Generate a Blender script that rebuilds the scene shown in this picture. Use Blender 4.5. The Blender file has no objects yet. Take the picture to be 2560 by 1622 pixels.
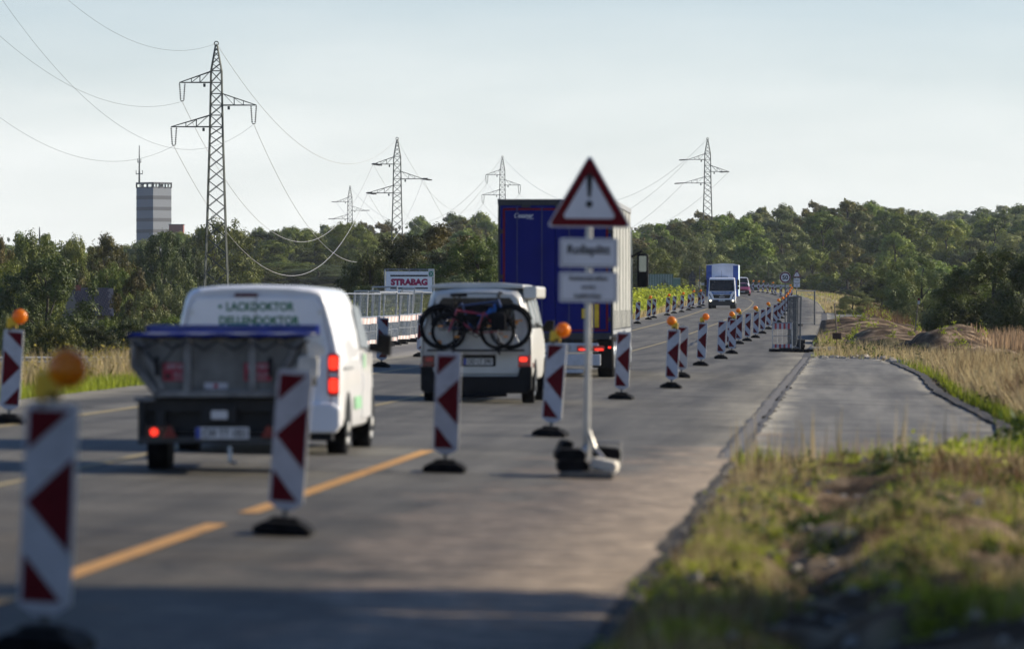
import bpy, math, random
import numpy as np
from mathutils import Vector, Matrix, noise as mnoise
R = math.radians
rnd = random.Random(7)
SC = bpy.context.scene
COL = SC.collection

# ------------------------------------------------------------------ camera, world, sun, exposure
F, HY, H = 14222.0, 765.0, 1.63          # focal length and eye level measured on the photograph (2560 px wide), eye height in m
cam_d = bpy.data.cameras.new("camera"); cam = bpy.data.objects.new("camera", cam_d); COL.objects.link(cam)
cam.location = (0, 0, H)
cam.rotation_euler = (R(90) - math.atan((811 - HY) / F), 0, 0)
cam_d.lens = 200; cam_d.sensor_width = 36; cam_d.clip_start = 0.5; cam_d.clip_end = 9000
cam_d.dof.use_dof = True; cam_d.dof.focus_distance = 430; cam_d.dof.aperture_fstop = 3.3
SC.camera = cam
SUN_AZ, SUN_EL = R(76), R(24)
world = bpy.data.worlds.new("World"); SC.world = world; world.use_nodes = True
wn, wl = world.node_tree.nodes, world.node_tree.links
bg = wn["Background"]
sky = wn.new("ShaderNodeTexSky"); sky.sky_type = 'NISHITA'; sky.sun_disc = False
sky.sun_elevation = SUN_EL; sky.sun_rotation = SUN_AZ
sky.air_density = 1.0; sky.dust_density = 0.4; sky.ozone_density = 3.0
tc = wn.new("ShaderNodeTexCoord"); mp = wn.new("ShaderNodeMapping"); mp.inputs['Scale'].default_value = (5, 5, 26)
wl.new(tc.outputs['Generated'], mp.inputs['Vector'])
cn = wn.new("ShaderNodeTexNoise"); cn.inputs['Scale'].default_value = 2.2; cn.inputs['Detail'].default_value = 7; cn.inputs['Roughness'].default_value = .55
wl.new(mp.outputs[0], cn.inputs['Vector'])
sx_ = wn.new("ShaderNodeSeparateXYZ"); wl.new(tc.outputs['Generated'], sx_.inputs[0])       # hazy band low over the horizon, clearer higher up
cr = wn.new("ShaderNodeValToRGB"); e_ = cr.color_ramp.elements; e_[0].position = 0; e_[0].color = (1, 1, 1, 1); e_[1].position = .028; e_[1].color = (.74, .74, .74, 1)
for p_, v_ in ((.055, .34), (.12, .12), (.5, 0)): q_ = e_.new(p_); q_.color = (v_, v_, v_, 1)
wl.new(sx_.outputs['Z'], cr.inputs[0])
cl_ = wn.new("ShaderNodeMapRange"); cl_.inputs['From Min'].default_value = .35; cl_.inputs['From Max'].default_value = .7; cl_.inputs['To Min'].default_value = .80; cl_.inputs['To Max'].default_value = 1.14
wl.new(cn.outputs['Fac'], cl_.inputs['Value'])
vm_ = wn.new("ShaderNodeMath"); vm_.operation = 'MULTIPLY'; vm_.use_clamp = True; wl.new(cr.outputs['Color'], vm_.inputs[0]); wl.new(cl_.outputs[0], vm_.inputs[1])
cmix = wn.new("ShaderNodeMix"); cmix.data_type = 'RGBA'
wl.new(vm_.outputs[0], cmix.inputs['Factor']); tint = wn.new('ShaderNodeMix'); tint.data_type = 'RGBA'; tint.blend_type = 'MULTIPLY'; tint.inputs['Factor'].default_value = 1; tint.inputs['B'].default_value = (1.16, 1.34, 1.70, 1); wl.new(sky.outputs[0], tint.inputs['A']); wl.new(tint.outputs['Result'], cmix.inputs['A'])
cmix.inputs['B'].default_value = (13.7, 14.0, 13.7, 1)          # thin cloud veil, in the sky texture's own units
wl.new(cmix.outputs['Result'], bg.inputs['Color']); bg.inputs['Strength'].default_value = 0.056
sl = bpy.data.lights.new("sun", 'SUN'); sl.energy = 5.0; sl.angle = R(.53); sl.color = (1, .875, .69)
so = bpy.data.objects.new("sun", sl); COL.objects.link(so)
so.rotation_euler = Vector((math.sin(SUN_AZ) * math.cos(SUN_EL), math.cos(SUN_AZ) * math.cos(SUN_EL), math.sin(SUN_EL))).to_track_quat('Z', 'Y').to_euler()
SC.view_settings.view_transform = 'Standard'; SC.view_settings.look = 'None'; SC.view_settings.gamma = 1
SC.view_settings.use_curve_mapping = False; SC.view_settings.exposure = 0.5
SC.cycles.use_denoising = True; SC.cycles.max_bounces = 6; SC.cycles.transparent_max_bounces = 6
SC.cycles.volume_bounces = 0

# ------------------------------------------------------------------ materials
MATS = {}
def mat(name, c, rough=.6, metal=0, n=.12, ns=6, coat=0, emit=None, es=0, c2=None, trans=0, alpha=None, spec=.5, rnd_obj=0, island=0, transl=0, stretch=None, bump=0, bs=40):
    if name in MATS: return MATS[name]
    m = bpy.data.materials.new(name); m.use_nodes = True; MATS[name] = m
    nt, lk = m.node_tree.nodes, m.node_tree.links
    b = nt["Principled BSDF"]
    b.inputs['Roughness'].default_value = rough; b.inputs['Metallic'].default_value = metal
    b.inputs['Coat Weight'].default_value = coat; b.inputs['Transmission Weight'].default_value = trans
    b.inputs['Specular IOR Level'].default_value = spec
    t = nt.new("ShaderNodeTexCoord"); no = nt.new("ShaderNodeTexNoise")
    no.inputs['Scale'].default_value = ns; no.inputs['Detail'].default_value = 6
    src = t.outputs['Object']
    if stretch:
        mm = nt.new("ShaderNodeMapping"); mm.inputs['Scale'].default_value = stretch; lk.new(src, mm.inputs[0]); src = mm.outputs[0]
    lk.new(src, no.inputs['Vector'])
    cc = c2 or tuple(max(0, x * (1 - 3 * n)) for x in c)
    rp = nt.new("ShaderNodeValToRGB"); rp.color_ramp.elements[0].position = .3; rp.color_ramp.elements[1].position = .7
    rp.color_ramp.elements[0].color = (*cc, 1); rp.color_ramp.elements[1].color = (*c, 1)
    lk.new(no.outputs['Fac'], rp.inputs[0]); out = rp.outputs[0]
    if rnd_obj or island:
        hs = nt.new("ShaderNodeHueSaturation"); lk.new(out, hs.inputs['Color']); out = hs.outputs[0]
        val = None
        if rnd_obj:
            oi = nt.new("ShaderNodeObjectInfo"); m1 = nt.new("ShaderNodeMapRange"); m1.inputs['To Min'].default_value = 1 - rnd_obj; m1.inputs['To Max'].default_value = 1 + rnd_obj
            lk.new(oi.outputs['Random'], m1.inputs['Value']); val = m1.outputs[0]
            m3 = nt.new("ShaderNodeMath"); m3.operation = 'MULTIPLY'; m3.inputs[1].default_value = 7.13; lk.new(oi.outputs['Random'], m3.inputs[0])
            m4 = nt.new("ShaderNodeMath"); m4.operation = 'FRACT'; lk.new(m3.outputs[0], m4.inputs[0])
            m5 = nt.new("ShaderNodeMapRange"); m5.inputs['To Min'].default_value = .47; m5.inputs['To Max'].default_value = .515; lk.new(m4.outputs[0], m5.inputs['Value'])
            lk.new(m5.outputs[0], hs.inputs['Hue'])
        if island:
            ge = nt.new("ShaderNodeNewGeometry"); m2 = nt.new("ShaderNodeMapRange"); m2.inputs['To Min'].default_value = 1 - island; m2.inputs['To Max'].default_value = 1 + island
            lk.new(ge.outputs['Random Per Island'], m2.inputs['Value'])
            if val is not None:
                mu = nt.new("ShaderNodeMath"); mu.operation = 'MULTIPLY'; lk.new(val, mu.inputs[0]); lk.new(m2.outputs[0], mu.inputs[1]); val = mu.outputs[0]
            else: val = m2.outputs[0]
        lk.new(val, hs.inputs['Value'])
    lk.new(out, b.inputs['Base Color'])
    if emit: b.inputs['Emission Color'].default_value = (*emit, 1); b.inputs['Emission Strength'].default_value = es
    if bump:
        n2 = nt.new("ShaderNodeTexNoise"); n2.inputs['Scale'].default_value = bs; n2.inputs['Detail'].default_value = 5; lk.new(t.outputs['Object'], n2.inputs['Vector'])
        bu = nt.new("ShaderNodeBump"); bu.inputs['Strength'].default_value = bump; bu.inputs['Distance'].default_value = .05
        lk.new(n2.outputs['Fac'], bu.inputs['Height']); lk.new(bu.outputs[0], b.inputs['Normal'])
    if transl:
        tr = nt.new("ShaderNodeBsdfTranslucent"); lk.new(out, tr.inputs['Color'])
        mx = nt.new("ShaderNodeMixShader"); mx.inputs[0].default_value = transl
        lk.new(b.outputs[0], mx.inputs[1]); lk.new(tr.outputs[0], mx.inputs[2]); lk.new(mx.outputs[0], nt["Material Output"].inputs['Surface'])
    return m
WHITE = mat('white_paint', (.84, .85, .86), .3, coat=.5, n=.04, ns=2)
WHITE2 = mat('cream_paint', (.74, .74, .70), .35, coat=.4, n=.05, ns=2)
BLACKP = mat('black_plastic', (.008, .008, .009), .55, n=.2, spec=.2)
RUBBER = mat('rubber', (.010, .010, .011), .85, spec=.15, n=.25, ns=14, bump=.3)
GLASSD = mat('dark_glass', (.008, .010, .014), .12, n=.1, spec=.3)
RED = mat('sheet_red', (.115, .003, .008), .6, spec=.15, n=.08, ns=9)
SHEETW = mat('sheet_white', (.48, .49, .53), .5, spec=.25, n=.07, ns=7)
EDGEW = mat('edge_cream', (.70, .68, .60), .5, n=.1, ns=6)
AMBER = mat('amber_lens', (.98, .36, .008), .2, n=.05, ns=45, coat=.5, transl=.5)
YELH = mat('lamp_housing', (.80, .50, .02), .45, n=.1)
GALV = mat('galvanised', (.34, .36, .38), .42, metal=.75, n=.12, ns=20)
GALVD = mat('galvanised_dark', (.055, .068, .082), .5, metal=.25, n=.15, ns=20)
STEELP = mat('pylon_steel', (.055, .07, .06), .6, metal=.3, n=.2, ns=3)
TAILR = mat('tail_red', (.5, .01, .01), .2, coat=1, n=.08)
TAILON = mat('tail_on', (.8, .03, .02), .3, emit=(1, .035, .015), es=1.3)
TAILMID = mat('tail_mid', (.6, .02, .02), .3, emit=(1, .03, .02), es=.55)
HEADON = mat('head_on', (.9, .9, .8), .2, emit=(1, .86, .55), es=3.0)
PLATEW = mat('plate_white', (.62, .62, .62), .4, n=.04)
EUBLUE = mat('plate_blue', (.02, .06, .42), .4)
BLACKT = mat('black_ink', (.015, .015, .015), .6)
CHROME = mat('rim_metal', (.45, .46, .48), .3, metal=.8, n=.1)
BLUETARP = mat('blue_tarp', (.004, .012, .13), .5, spec=.15, n=.15, ns=5, bump=.4, bs=6)
YELLOWB = mat('yellow_board', (.85, .55, .02), .4)
WOOD = mat('weathered_wood', (.22, .18, .14), .8, n=.2, ns=8, stretch=(1, 1, .1))

# ------------------------------------------------------------------ mesh helpers
class MB:
    def __init__(s): s.v = []; s.f = []; s.m = []; s.M = None; s.g = []
    def add(s, vs, fs, mi=0):
        b = len(s.v); s.g.append((b, len(s.f)))
        s.v += [tuple(s.M @ Vector(p)) if s.M else tuple(p) for p in vs]
        s.f += [tuple(i + b for i in f) for f in fs]; s.m += [mi] * len(fs); return s
    def box(s, x0, x1, y0, y1, z0, z1, mi=0):
        return s.add([(x, y, z) for z in (z0, z1) for y in (y0, y1) for x in (x0, x1)],
                     [(0, 2, 3, 1), (4, 5, 7, 6), (0, 1, 5, 4), (2, 6, 7, 3), (0, 4, 6, 2), (1, 3, 7, 5)], mi)
    def tube(s, pts, r, n=6, mi=0, caps=True):
        pts = [Vector(p) for p in pts]; k = len(pts); rs = r if isinstance(r, (list, tuple)) else [r] * k
        vs, fs = [], []
        for i, p in enumerate(pts):
            d = (pts[min(i + 1, k - 1)] - pts[max(i - 1, 0)])
            if d.length < 1e-9: d = Vector((0, 0, 1))
            d.normalize(); a = Vector((0, 0, 1)) if abs(d.z) < .9 else Vector((1, 0, 0))
            u = d.cross(a).normalized(); w = d.cross(u)
            for j in range(n):
                t = 2 * math.pi * j / n; vs.append(p + (u * math.cos(t) + w * math.sin(t)) * rs[i])
        for i in range(k - 1):
            for j in range(n):
                a, b = i * n + j, i * n + (j + 1) % n
                fs.append((a, b, b + n, a + n))
        if caps: fs.append(tuple(range(n - 1, -1, -1))); fs.append(tuple(range((k - 1) * n, k * n)))
        return s.add(vs, fs, mi)
    def prism(s, poly, d0, d1, mi=0, axis='y', mi_side=None):
        n = len(poly)
        def P(a, b, d): return {'y': (a, d, b), 'x': (d, a, b), 'z': (a, b, d)}[axis]
        s.add([P(a, b, d0) for a, b in poly] + [P(a, b, d1) for a, b in poly], [], mi)
        b = len(s.v) - 2 * n
        s.f.append(tuple(b + i for i in range(n))); s.m.append(mi)
        s.f.append(tuple(b + 2 * n - 1 - i for i in range(n))); s.m.append(mi)
        for i in range(n):
            j = (i + 1) % n; s.f.append((b + i, b + n + i, b + n + j, b + j)); s.m.append(mi if mi_side is None else mi_side)
        return s
    def disc(s, c, r, axis='y', d=.01, n=20, mi=0, rz=None):
        rz = rz or r
        k = {'y': (c[0], c[2], c[1]), 'x': (c[1], c[2], c[0]), 'z': (c[0], c[1], c[2])}[axis]
        return s.prism([(k[0] + r * math.cos(2 * math.pi * i / n), k[1] + rz * math.sin(2 * math.pi * i / n)) for i in range(n)], k[2] - d / 2, k[2] + d / 2, mi, axis)
    def lathe(s, prof, c=(0, 0, 0), axis='z', n=16, mi=0):
        vs, fs = [], []
        for (r, h) in prof:
            for j in range(n):
                t = 2 * math.pi * j / n; a, b = r * math.cos(t), r * math.sin(t)
                p = {'z': (a, b, h), 'y': (a, h, b), 'x': (h, a, b)}[axis]
                vs.append((p[0] + c[0], p[1] + c[1], p[2] + c[2]))
        for i in range(len(prof) - 1):
            for j in range(n): a, b = i * n + j, i * n + (j + 1) % n; fs.append((a, b, b + n, a + n))
        fs.append(tuple(range(n - 1, -1, -1))); fs.append(tuple(range((len(prof) - 1) * n, len(prof) * n)))
        return s.add(vs, fs, mi)
    def torus(s, c, r0, r1, axis='y', n=28, k=8, mi=0):
        vs, fs = [], []
        for i in range(n):
            t = 2 * math.pi * i / n
            for j in range(k):
                q = 2 * math.pi * j / k; rr = r0 + r1 * math.cos(q); h = r1 * math.sin(q); a, b = rr * math.cos(t), rr * math.sin(t)
                p = {'z': (a, b, h), 'y': (a, h, b), 'x': (h, a, b)}[axis]; vs.append((p[0] + c[0], p[1] + c[1], p[2] + c[2]))
        for i in range(n):
            for j in range(k):
                fs.append((i * k + j, ((i + 1) % n) * k + j, ((i + 1) % n) * k + (j + 1) % k, i * k + (j + 1) % k))
        return s.add(vs, fs, mi)
    def loft(s, rings, mi=0):
        n = len(rings[0]); vs = [p for r in rings for p in r]; fs = []
        for i in range(len(rings) - 1):
            for j in range(n): a, b = i * n + j, i * n + (j + 1) % n; fs.append((a, b, b + n, a + n))
        fs.append(tuple(range(n - 1, -1, -1))); fs.append(tuple(range((len(rings) - 1) * n, len(rings) * n)))
        return s.add(vs, fs, mi)
    def build(s, name, mats, parent=None, smooth=False, bevel=0, ang=38):
        me = bpy.data.meshes.new(name); me.from_pydata(s.v, [], s.f)
        mats = mats if isinstance(mats, (list, tuple)) else [mats]
        for m in mats: me.materials.append(m)
        if len(mats) > 1: me.polygons.foreach_set('material_index', s.m)
        me.update()
        if smooth: me.shade_smooth(); me.set_sharp_from_angle(angle=R(ang))
        o = bpy.data.objects.new(name, me); COL.objects.link(o)
        if parent is not None: o.parent = parent
        if bevel:
            b = o.modifiers.new('bevel', 'BEVEL'); b.width = bevel; b.segments = 2; b.limit_method = 'ANGLE'; b.angle_limit = R(40)
        return o
def build_each(mb, name, mats, parent, **kw):
    """one object for each shape that was added"""
    g = mb.g + [(len(mb.v), len(mb.f))]; out = []
    for (b0, f0), (b1, f1) in zip(g[:-1], g[1:]):
        q = MB(); q.v = mb.v[b0:b1]; q.f = [tuple(i - b0 for i in f) for f in mb.f[f0:f1]]; q.m = mb.m[f0:f1]
        out.append(q.build(name, mats, parent, **kw))
    return out
def npmesh(name, v, f, mats, parent=None, mi=None):
    v = np.asarray(v, np.float32); f = np.asarray(f, np.int32); k = f.shape[1]
    me = bpy.data.meshes.new(name)
    me.vertices.add(len(v)); me.vertices.foreach_set('co', v.ravel())
    me.loops.add(f.size); me.loops.foreach_set('vertex_index', f.ravel())
    me.polygons.add(len(f)); me.polygons.foreach_set('loop_start', np.arange(0, f.size, k, dtype=np.int32))
    mats = mats if isinstance(mats, (list, tuple)) else [mats]
    for m in mats: me.materials.append(m)
    if mi is not None: me.polygons.foreach_set('material_index', np.asarray(mi, np.int32))
    me.update(calc_edges=True)
    if name is None: return me
    o = bpy.data.objects.new(name, me); COL.objects.link(o)
    if parent is not None: o.parent = parent
    return o
def tag(o, label=None, cat=None, group=None, kind=None):
    if label: o['label'] = label
    if cat: o['category'] = cat
    if group: o['group'] = group
    if kind: o['kind'] = kind
    return o
def thing(name, label, cat, loc=(0, 0, 0), rz=0, group=None, rx=0, ry=0):
    o = bpy.data.objects.new(name, None); COL.objects.link(o); o.empty_display_size = .2
    o.location = loc; o.rotation_euler = (rx, ry, rz); return tag(o, label, cat, group)
def kids(o): return [c for c in bpy.data.objects if c.parent == o]
def dup(root, tree, loc, rz, label=None, rx=0, ry=0, scale=None):
    """tree: nested list [(obj,[(child..)])] of the source's parts"""
    r = root.copy(); COL.objects.link(r); r.location = loc; r.rotation_euler = (rx, ry, rz)
    if scale: r.scale = scale
    if label: r['label'] = label
    for ch, sub in tree:
        c = ch.copy(); COL.objects.link(c); c.parent = r
        for g in sub: d = g.copy(); COL.objects.link(d); d.parent = c
    return r
def text(s, m, parent, width, cx, cz, y, name='lettering', bold=0, depth=.003, height=None, back=False, label=None, shear=0):
    cu = bpy.data.curves.new(name, 'FONT'); cu.body = s; cu.size = 1; cu.align_x = 'CENTER'; cu.offset = bold; cu.extrude = .02; cu.shear = shear; cu.resolution_u = 3
    ob = bpy.data.objects.new(name + '_src', cu)
    me = bpy.data.meshes.new_from_object(ob); bpy.data.objects.remove(ob)
    co = np.empty(len(me.vertices) * 3); me.vertices.foreach_get('co', co); co = co.reshape(-1, 3)
    x0, x1 = co[:, 0].min(), co[:, 0].max(); y0, y1 = co[:, 1].min(), co[:, 1].max()
    k = width / (x1 - x0); kh = (height / (y1 - y0)) if height else k
    q = np.empty_like(co); sg = -1 if back else 1
    q[:, 0] = cx + sg * (co[:, 0] - (x0 + x1) / 2) * k; q[:, 2] = cz + (co[:, 1] - (y0 + y1) / 2) * kh; q[:, 1] = y - sg * (co[:, 2] + .02) / .04 * depth
    me.vertices.foreach_set('co', q.ravel()); me.materials.clear(); me.materials.append(m); me.name = name; me.update()
    o = bpy.data.objects.new(name, me); COL.objects.link(o); o.parent = parent
    return o

# ------------------------------------------------------------------ the lie of the land
HEAD = -math.atan(.0575)
XT = [(0, -3.83), (450, 22.05), (500, 24.5), (550, 26.7), (600, 28.2), (650, 28.9), (700, 28.7), (760, 27.3), (850, 23), (1000, 12), (1200, -8)]
ZT = [(0, 0), (180, 0), (210, .05), (240, .14), (300, .42), (370, .80), (444, 1.28), (540, 1.98), (640, 2.85), (700, 3.35), (760, 3.7), (900, 3.9), (3000, 3.9)]
def pchip(tab):
    xs = np.array([p[0] for p in tab], float); ys = np.array([p[1] for p in tab], float)
    h = np.diff(xs); d = np.diff(ys) / h; m = np.zeros(len(xs)); m[0] = d[0]; m[-1] = d[-1]
    for i in range(1, len(xs) - 1):
        m[i] = 0 if d[i - 1] * d[i] <= 0 else 2 * d[i - 1] * d[i] / (d[i - 1] + d[i])
    def g(x):
        x = np.clip(np.asarray(x, float), xs[0], xs[-1]); i = np.clip(np.searchsorted(xs, x) - 1, 0, len(xs) - 2)
        t = (x - xs[i]) / h[i]; t2, t3 = t * t, t * t * t
        return (2 * t3 - 3 * t2 + 1) * ys[i] + (t3 - 2 * t2 + t) * h[i] * m[i] + (-2 * t3 + 3 * t2) * ys[i + 1] + (t3 - t2) * h[i] * m[i + 1]
    return g
XR, ZR = pchip(XT), pchip(ZT)
def smooth(a, b, x): t = np.clip((np.asarray(x, float) - a) / (b - a), 0, 1); return t * t * (3 - 2 * t)
def road_z(y, off):
    c = .025 - .06 * smooth(460, 620, y)
    return ZR(y) - c * np.clip(off, -10, 6)
# right-hand edge of the asphalt, offset from the beacon line
PADX = [(63, 2.2), (64.2, 2.7), (66, 4.2), (69, 5.5), (75, 6.8), (84, 7.5), (99, 8.2), (117, 9.0), (145, 10.7), (174, 12.0), (187.5, 12.3), (188, 2.2)]
def right_edge(y):
    e = 2.55 + 0 * y
    e = np.where((y > 63.5) & (y < 188), np.interp(y, [p[0] for p in PADX], [p[1] for p in PADX]) - XR(y), e)
    e = np.where(y > 62, np.maximum(e, 2.55), e)
    e = np.where((y > 318) & (y < 432), np.interp(y, [318, 322, 340, 425, 432], [2.6, 4.6, 5.2, 5.6, 3.0]), e)
    return e
def left_edge(y): return np.where((y > 140) & (y < 330), -8.9 - 3.7 * smooth(140, 172, y) * (1 - smooth(250, 330, y)), -8.7)
SIL = [(-600, 590), (0, 588), (100, 585), (240, 606), (340, 600), (400, 575), (470, 560), (540, 590), (640, 572), (760, 560), (870, 545), (1000, 548), (1100, 528), (1160, 522), (1240, 540),
       (1400, 565), (1580, 560), (1650, 548), (1750, 535), (1850, 520), (1980, 512), (2050, 505), (2200, 500), (2300, 522), (2400, 530), (2560, 512), (3200, 500)]
def sil(px): return np.interp(px, [p[0] for p in SIL], [p[1] for p in SIL])
def vnoise(x, y, s, seed=0):
    x = np.atleast_1d(np.asarray(x, float)) * s + seed * 17.3; y = np.atleast_1d(np.asarray(y, float)) * s + seed * 9.1
    xi, yi = np.floor(x), np.floor(y); fx, fy = x - xi, y - yi; fx = fx * fx * (3 - 2 * fx); fy = fy * fy * (3 - 2 * fy)
    def hsh(a, b): q = np.sin(a * 127.1 + b * 311.7 + seed) * 43758.5453; return q - np.floor(q)
    return (hsh(xi, yi) * (1 - fx) + hsh(xi + 1, yi) * fx) * (1 - fy) + (hsh(xi, yi + 1) * (1 - fx) + hsh(xi + 1, yi + 1) * fx) * fy - .5
def gully(y): return np.interp(y, [20, 28, 33, 37, 42, 47, 52, 60], [1.35, 1.62, 1.72, 1.95, 2.25, 2.75, 3.15, 4.2]) + .12 * np.sin(np.asarray(y) * 1.1)
MOUNDS = [(16.6, 262, 4.4, 15, 1.0), (14.2, 238, 2.0, 10, .55), (15.6, 217, 3.0, 10, 1.0), (17.4, 207, 2.8, 9, .8), (10.9, 214, 1.5, 9, .30)]
def ground(x, y):
    x = np.atleast_1d(np.asarray(x, float)); y = np.atleast_1d(np.asarray(y, float)); x, y = np.broadcast_arrays(x, y)
    off = x - XR(y); re, le = right_edge(y), left_edge(y)
    zr, zl = road_z(y, np.minimum(re, 6)), road_z(y, le)
    px = 1280 + F * x / np.maximum(y, 5)
    A = H + (HY - sil(px)) / F * 1230 - 11.5
    hill = A * smooth(640, 1250, y) * (1 + 0 * x)
    # right side
    d = off - re
    fall = (.12 + .18 * smooth(240, 330, y)) * np.maximum(0, d - 2.2 - 2.5 * smooth(400, 450, y))
    bR = -.7 * smooth(75, 150, y) * (1 - smooth(520, 760, y)) - 1.1 * smooth(240, 330, y) * (1 - smooth(520, 760, y)) - .25 + hill
    bump = np.zeros_like(x)
    near = (1 - smooth(75, 120, y))
    bump = near * (vnoise(x, y, .55, 1) * .30 + vnoise(x, y, 1.7, 2) * .22 + vnoise(x, y, 5, 3) * .10) * smooth(.1, 1.3, d)
    bump = bump + near * smooth(.6, 3.2, d) * .06
    g = x - gully(y)                                              # eroded gully through the bank
    bump = bump + (.20 + .10 * vnoise(x, y, 1.3, 41)) * smooth(.10, .42, d) * (1 - smooth(46, 58, y)) * (1 - .5 * smooth(1.5, 3, d))     # the bank stands above the asphalt
    bump = bump - (.22 + .22 * np.clip(np.sin(y * .55 + 1.0), -.6, 1)) * np.exp(-(g / (.14 + .0045 * y)) ** 2) * (1 - smooth(50, 58, y)) * smooth(20, 27, y)
    fz = np.where(zr - .10 - fall > bR, zr - .10 - fall, np.maximum(bR, zr - .1 - fall)) + bump
    for (mx, my, rx, ry, hh) in MOUNDS:
        q = ((x - mx) / rx) ** 2 + ((y - my) / ry) ** 2
        fz = fz + (hh + .35 * vnoise(x, y, .35, 5) + .28 * vnoise(x, y * .6, 1.1, 15) + .10 * vnoise(x, y, 2.6, 16)) * np.clip(1 - q, 0, 1) ** .55
    # left side
    dl = le - off
    falll = .22 * np.maximum(0, dl - 3.5)
    bL = -3.2 * smooth(60, 140, y) * (1 - smooth(560, 800, y)) + hill
    gz = np.maximum(zl - .08 - falll + .25 * vnoise(x, y, .3, 6) * smooth(.5, 4, dl), bL)
    mid = road_z(y, off) - .16
    z = np.where(off > re, fz, np.where(off < le, gz, mid))
    far = smooth(760, 860, y)
    zf = 3.4 * (1 - smooth(900, 1200, y)) + hill
    return z * (1 - far) + far * zf
def gz(x, y): return float(ground(x, y)[0])
def rp(y, off): return (float(XR(y)) + off, y, float(road_z(y, off)))
def at(px, y): return (px - 1280) / F * y
def zat(py, y): return H + (HY - py) / F * y

ys = np.unique(np.concatenate([np.array([2, 6, 10]), np.arange(13, 75, .22), np.geomspace(75, 300, 460), np.geomspace(300, 1400, 170), np.geomspace(1400, 6500, 14)]))
ts = np.unique(np.concatenate([-np.geomspace(.16, 3, 24), np.linspace(-.155, .155, 300), np.geomspace(.16, 3, 24)]))
X = ts[None, :] * np.maximum(ys, 14)[:, None]; Y = np.repeat(ys[:, None], len(ts), 1)
Z = ground(X, Y)
idx = np.arange(X.size).reshape(X.shape)
fq = np.stack([idx[:-1, :-1], idx[:-1, 1:], idx[1:, 1:], idx[1:, :-1]], -1).reshape(-1, 4)

# ground material: soil, sand and low growth by patches (all fixed to the place)
gm = bpy.data.materials.new('ground_soil'); gm.use_nodes = True
nt, lk = gm.node_tree.nodes, gm.node_tree.links; b = nt["Principled BSDF"]; b.inputs['Roughness'].default_value = .95; b.inputs['Specular IOR Level'].default_value = .1
t = nt.new("ShaderNodeTexCoord")
def nz(nt, lk, src, sc, det=6, ro=.6):
    n = nt.new("ShaderNodeTexNoise"); n.inputs['Scale'].default_value = sc; n.inputs['Detail'].default_value = det; n.inputs['Roughness'].default_value = ro
    lk.new(src, n.inputs['Vector']); return n.outputs['Fac']
def ramp(nt, lk, src, stops):
    r = nt.new("ShaderNodeValToRGB")
    while len(r.color_ramp.elements) < len(stops): r.color_ramp.elements.new(.5)
    for e, (p, c) in zip(r.color_ramp.elements, stops): e.position = p; e.color = (*c, 1)
    lk.new(src, r.inputs[0]); return r.outputs[0]
def mixc(nt, lk, fac, a, bb, mode='MIX'):
    m = nt.new("ShaderNodeMix"); m.data_type = 'RGBA'; m.blend_type = mode
    for k, s in (('Factor', fac), ('A', a), ('B', bb)):
        if isinstance(s, (int, float)): m.inputs[k].default_value = s
        elif isinstance(s, tuple): m.inputs[k].default_value = (*s, 1)
        else: lk.new(s, m.inputs[k])
    return m.outputs['Result']
o_ = t.outputs['Object']
soil = ramp(nt, lk, nz(nt, lk, o_, 1.6), [(.36, (.035, .024, .014)), (.52, (.13, .090, .056)), (.68, (.42, .32, .21))])
grs = ramp(nt, lk, nz(nt, lk, o_, 4.0), [(.3, (.045, .055, .012)), (.55, (.12, .13, .03)), (.75, (.24, .20, .08))])
mk = ramp(nt, lk, nz(nt, lk, o_, .8, 5), [(.46, (0, 0, 0)), (.54, (1, 1, 1))])
# bare earth heaps
attr = nt.new("ShaderNodeAttribute"); attr.attribute_name = 'bare'
mk2 = nt.new("ShaderNodeMath"); mk2.operation = 'SUBTRACT'; mk2.use_clamp = True; lk.new(mk, mk2.inputs[0]); lk.new(attr.outputs['Fac'], mk2.inputs[1])
col = mixc(nt, lk, mk2.outputs[0], soil, grs)
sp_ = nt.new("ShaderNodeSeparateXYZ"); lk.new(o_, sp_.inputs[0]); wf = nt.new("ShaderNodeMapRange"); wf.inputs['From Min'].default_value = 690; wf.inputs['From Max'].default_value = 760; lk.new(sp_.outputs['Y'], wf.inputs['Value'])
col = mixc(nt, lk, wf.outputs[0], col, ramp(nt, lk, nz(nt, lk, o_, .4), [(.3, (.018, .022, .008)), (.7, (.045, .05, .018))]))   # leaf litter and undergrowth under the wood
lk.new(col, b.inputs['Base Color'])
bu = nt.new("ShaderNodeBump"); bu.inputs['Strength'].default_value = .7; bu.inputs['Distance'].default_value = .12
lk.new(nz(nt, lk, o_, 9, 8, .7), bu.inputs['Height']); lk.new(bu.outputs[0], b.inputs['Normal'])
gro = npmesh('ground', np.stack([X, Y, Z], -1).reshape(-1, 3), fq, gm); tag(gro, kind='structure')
bare = np.zeros(X.shape)
for (mx, my, rx, ry, hh) in MOUNDS[:4]: bare = np.maximum(bare, np.clip(1.5 - 1.3 * (((X - mx) / rx) ** 2 + ((Y - my) / ry) ** 2), 0, 1))
GUL = X - gully(Y)
bare = np.maximum(bare, np.exp(-(GUL / .42) ** 4) * (1 - smooth(52, 60, Y)))
bare = np.maximum(bare, smooth(.08, .22, vnoise(X, Y, .8, 31)) * (1 - smooth(60, 75, Y)))
a_ = gro.data.attributes.new('bare', 'FLOAT', 'POINT'); a_.data.foreach_set('value', bare.ravel().astype(np.float32))
gro.data.shade_smooth()

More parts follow.
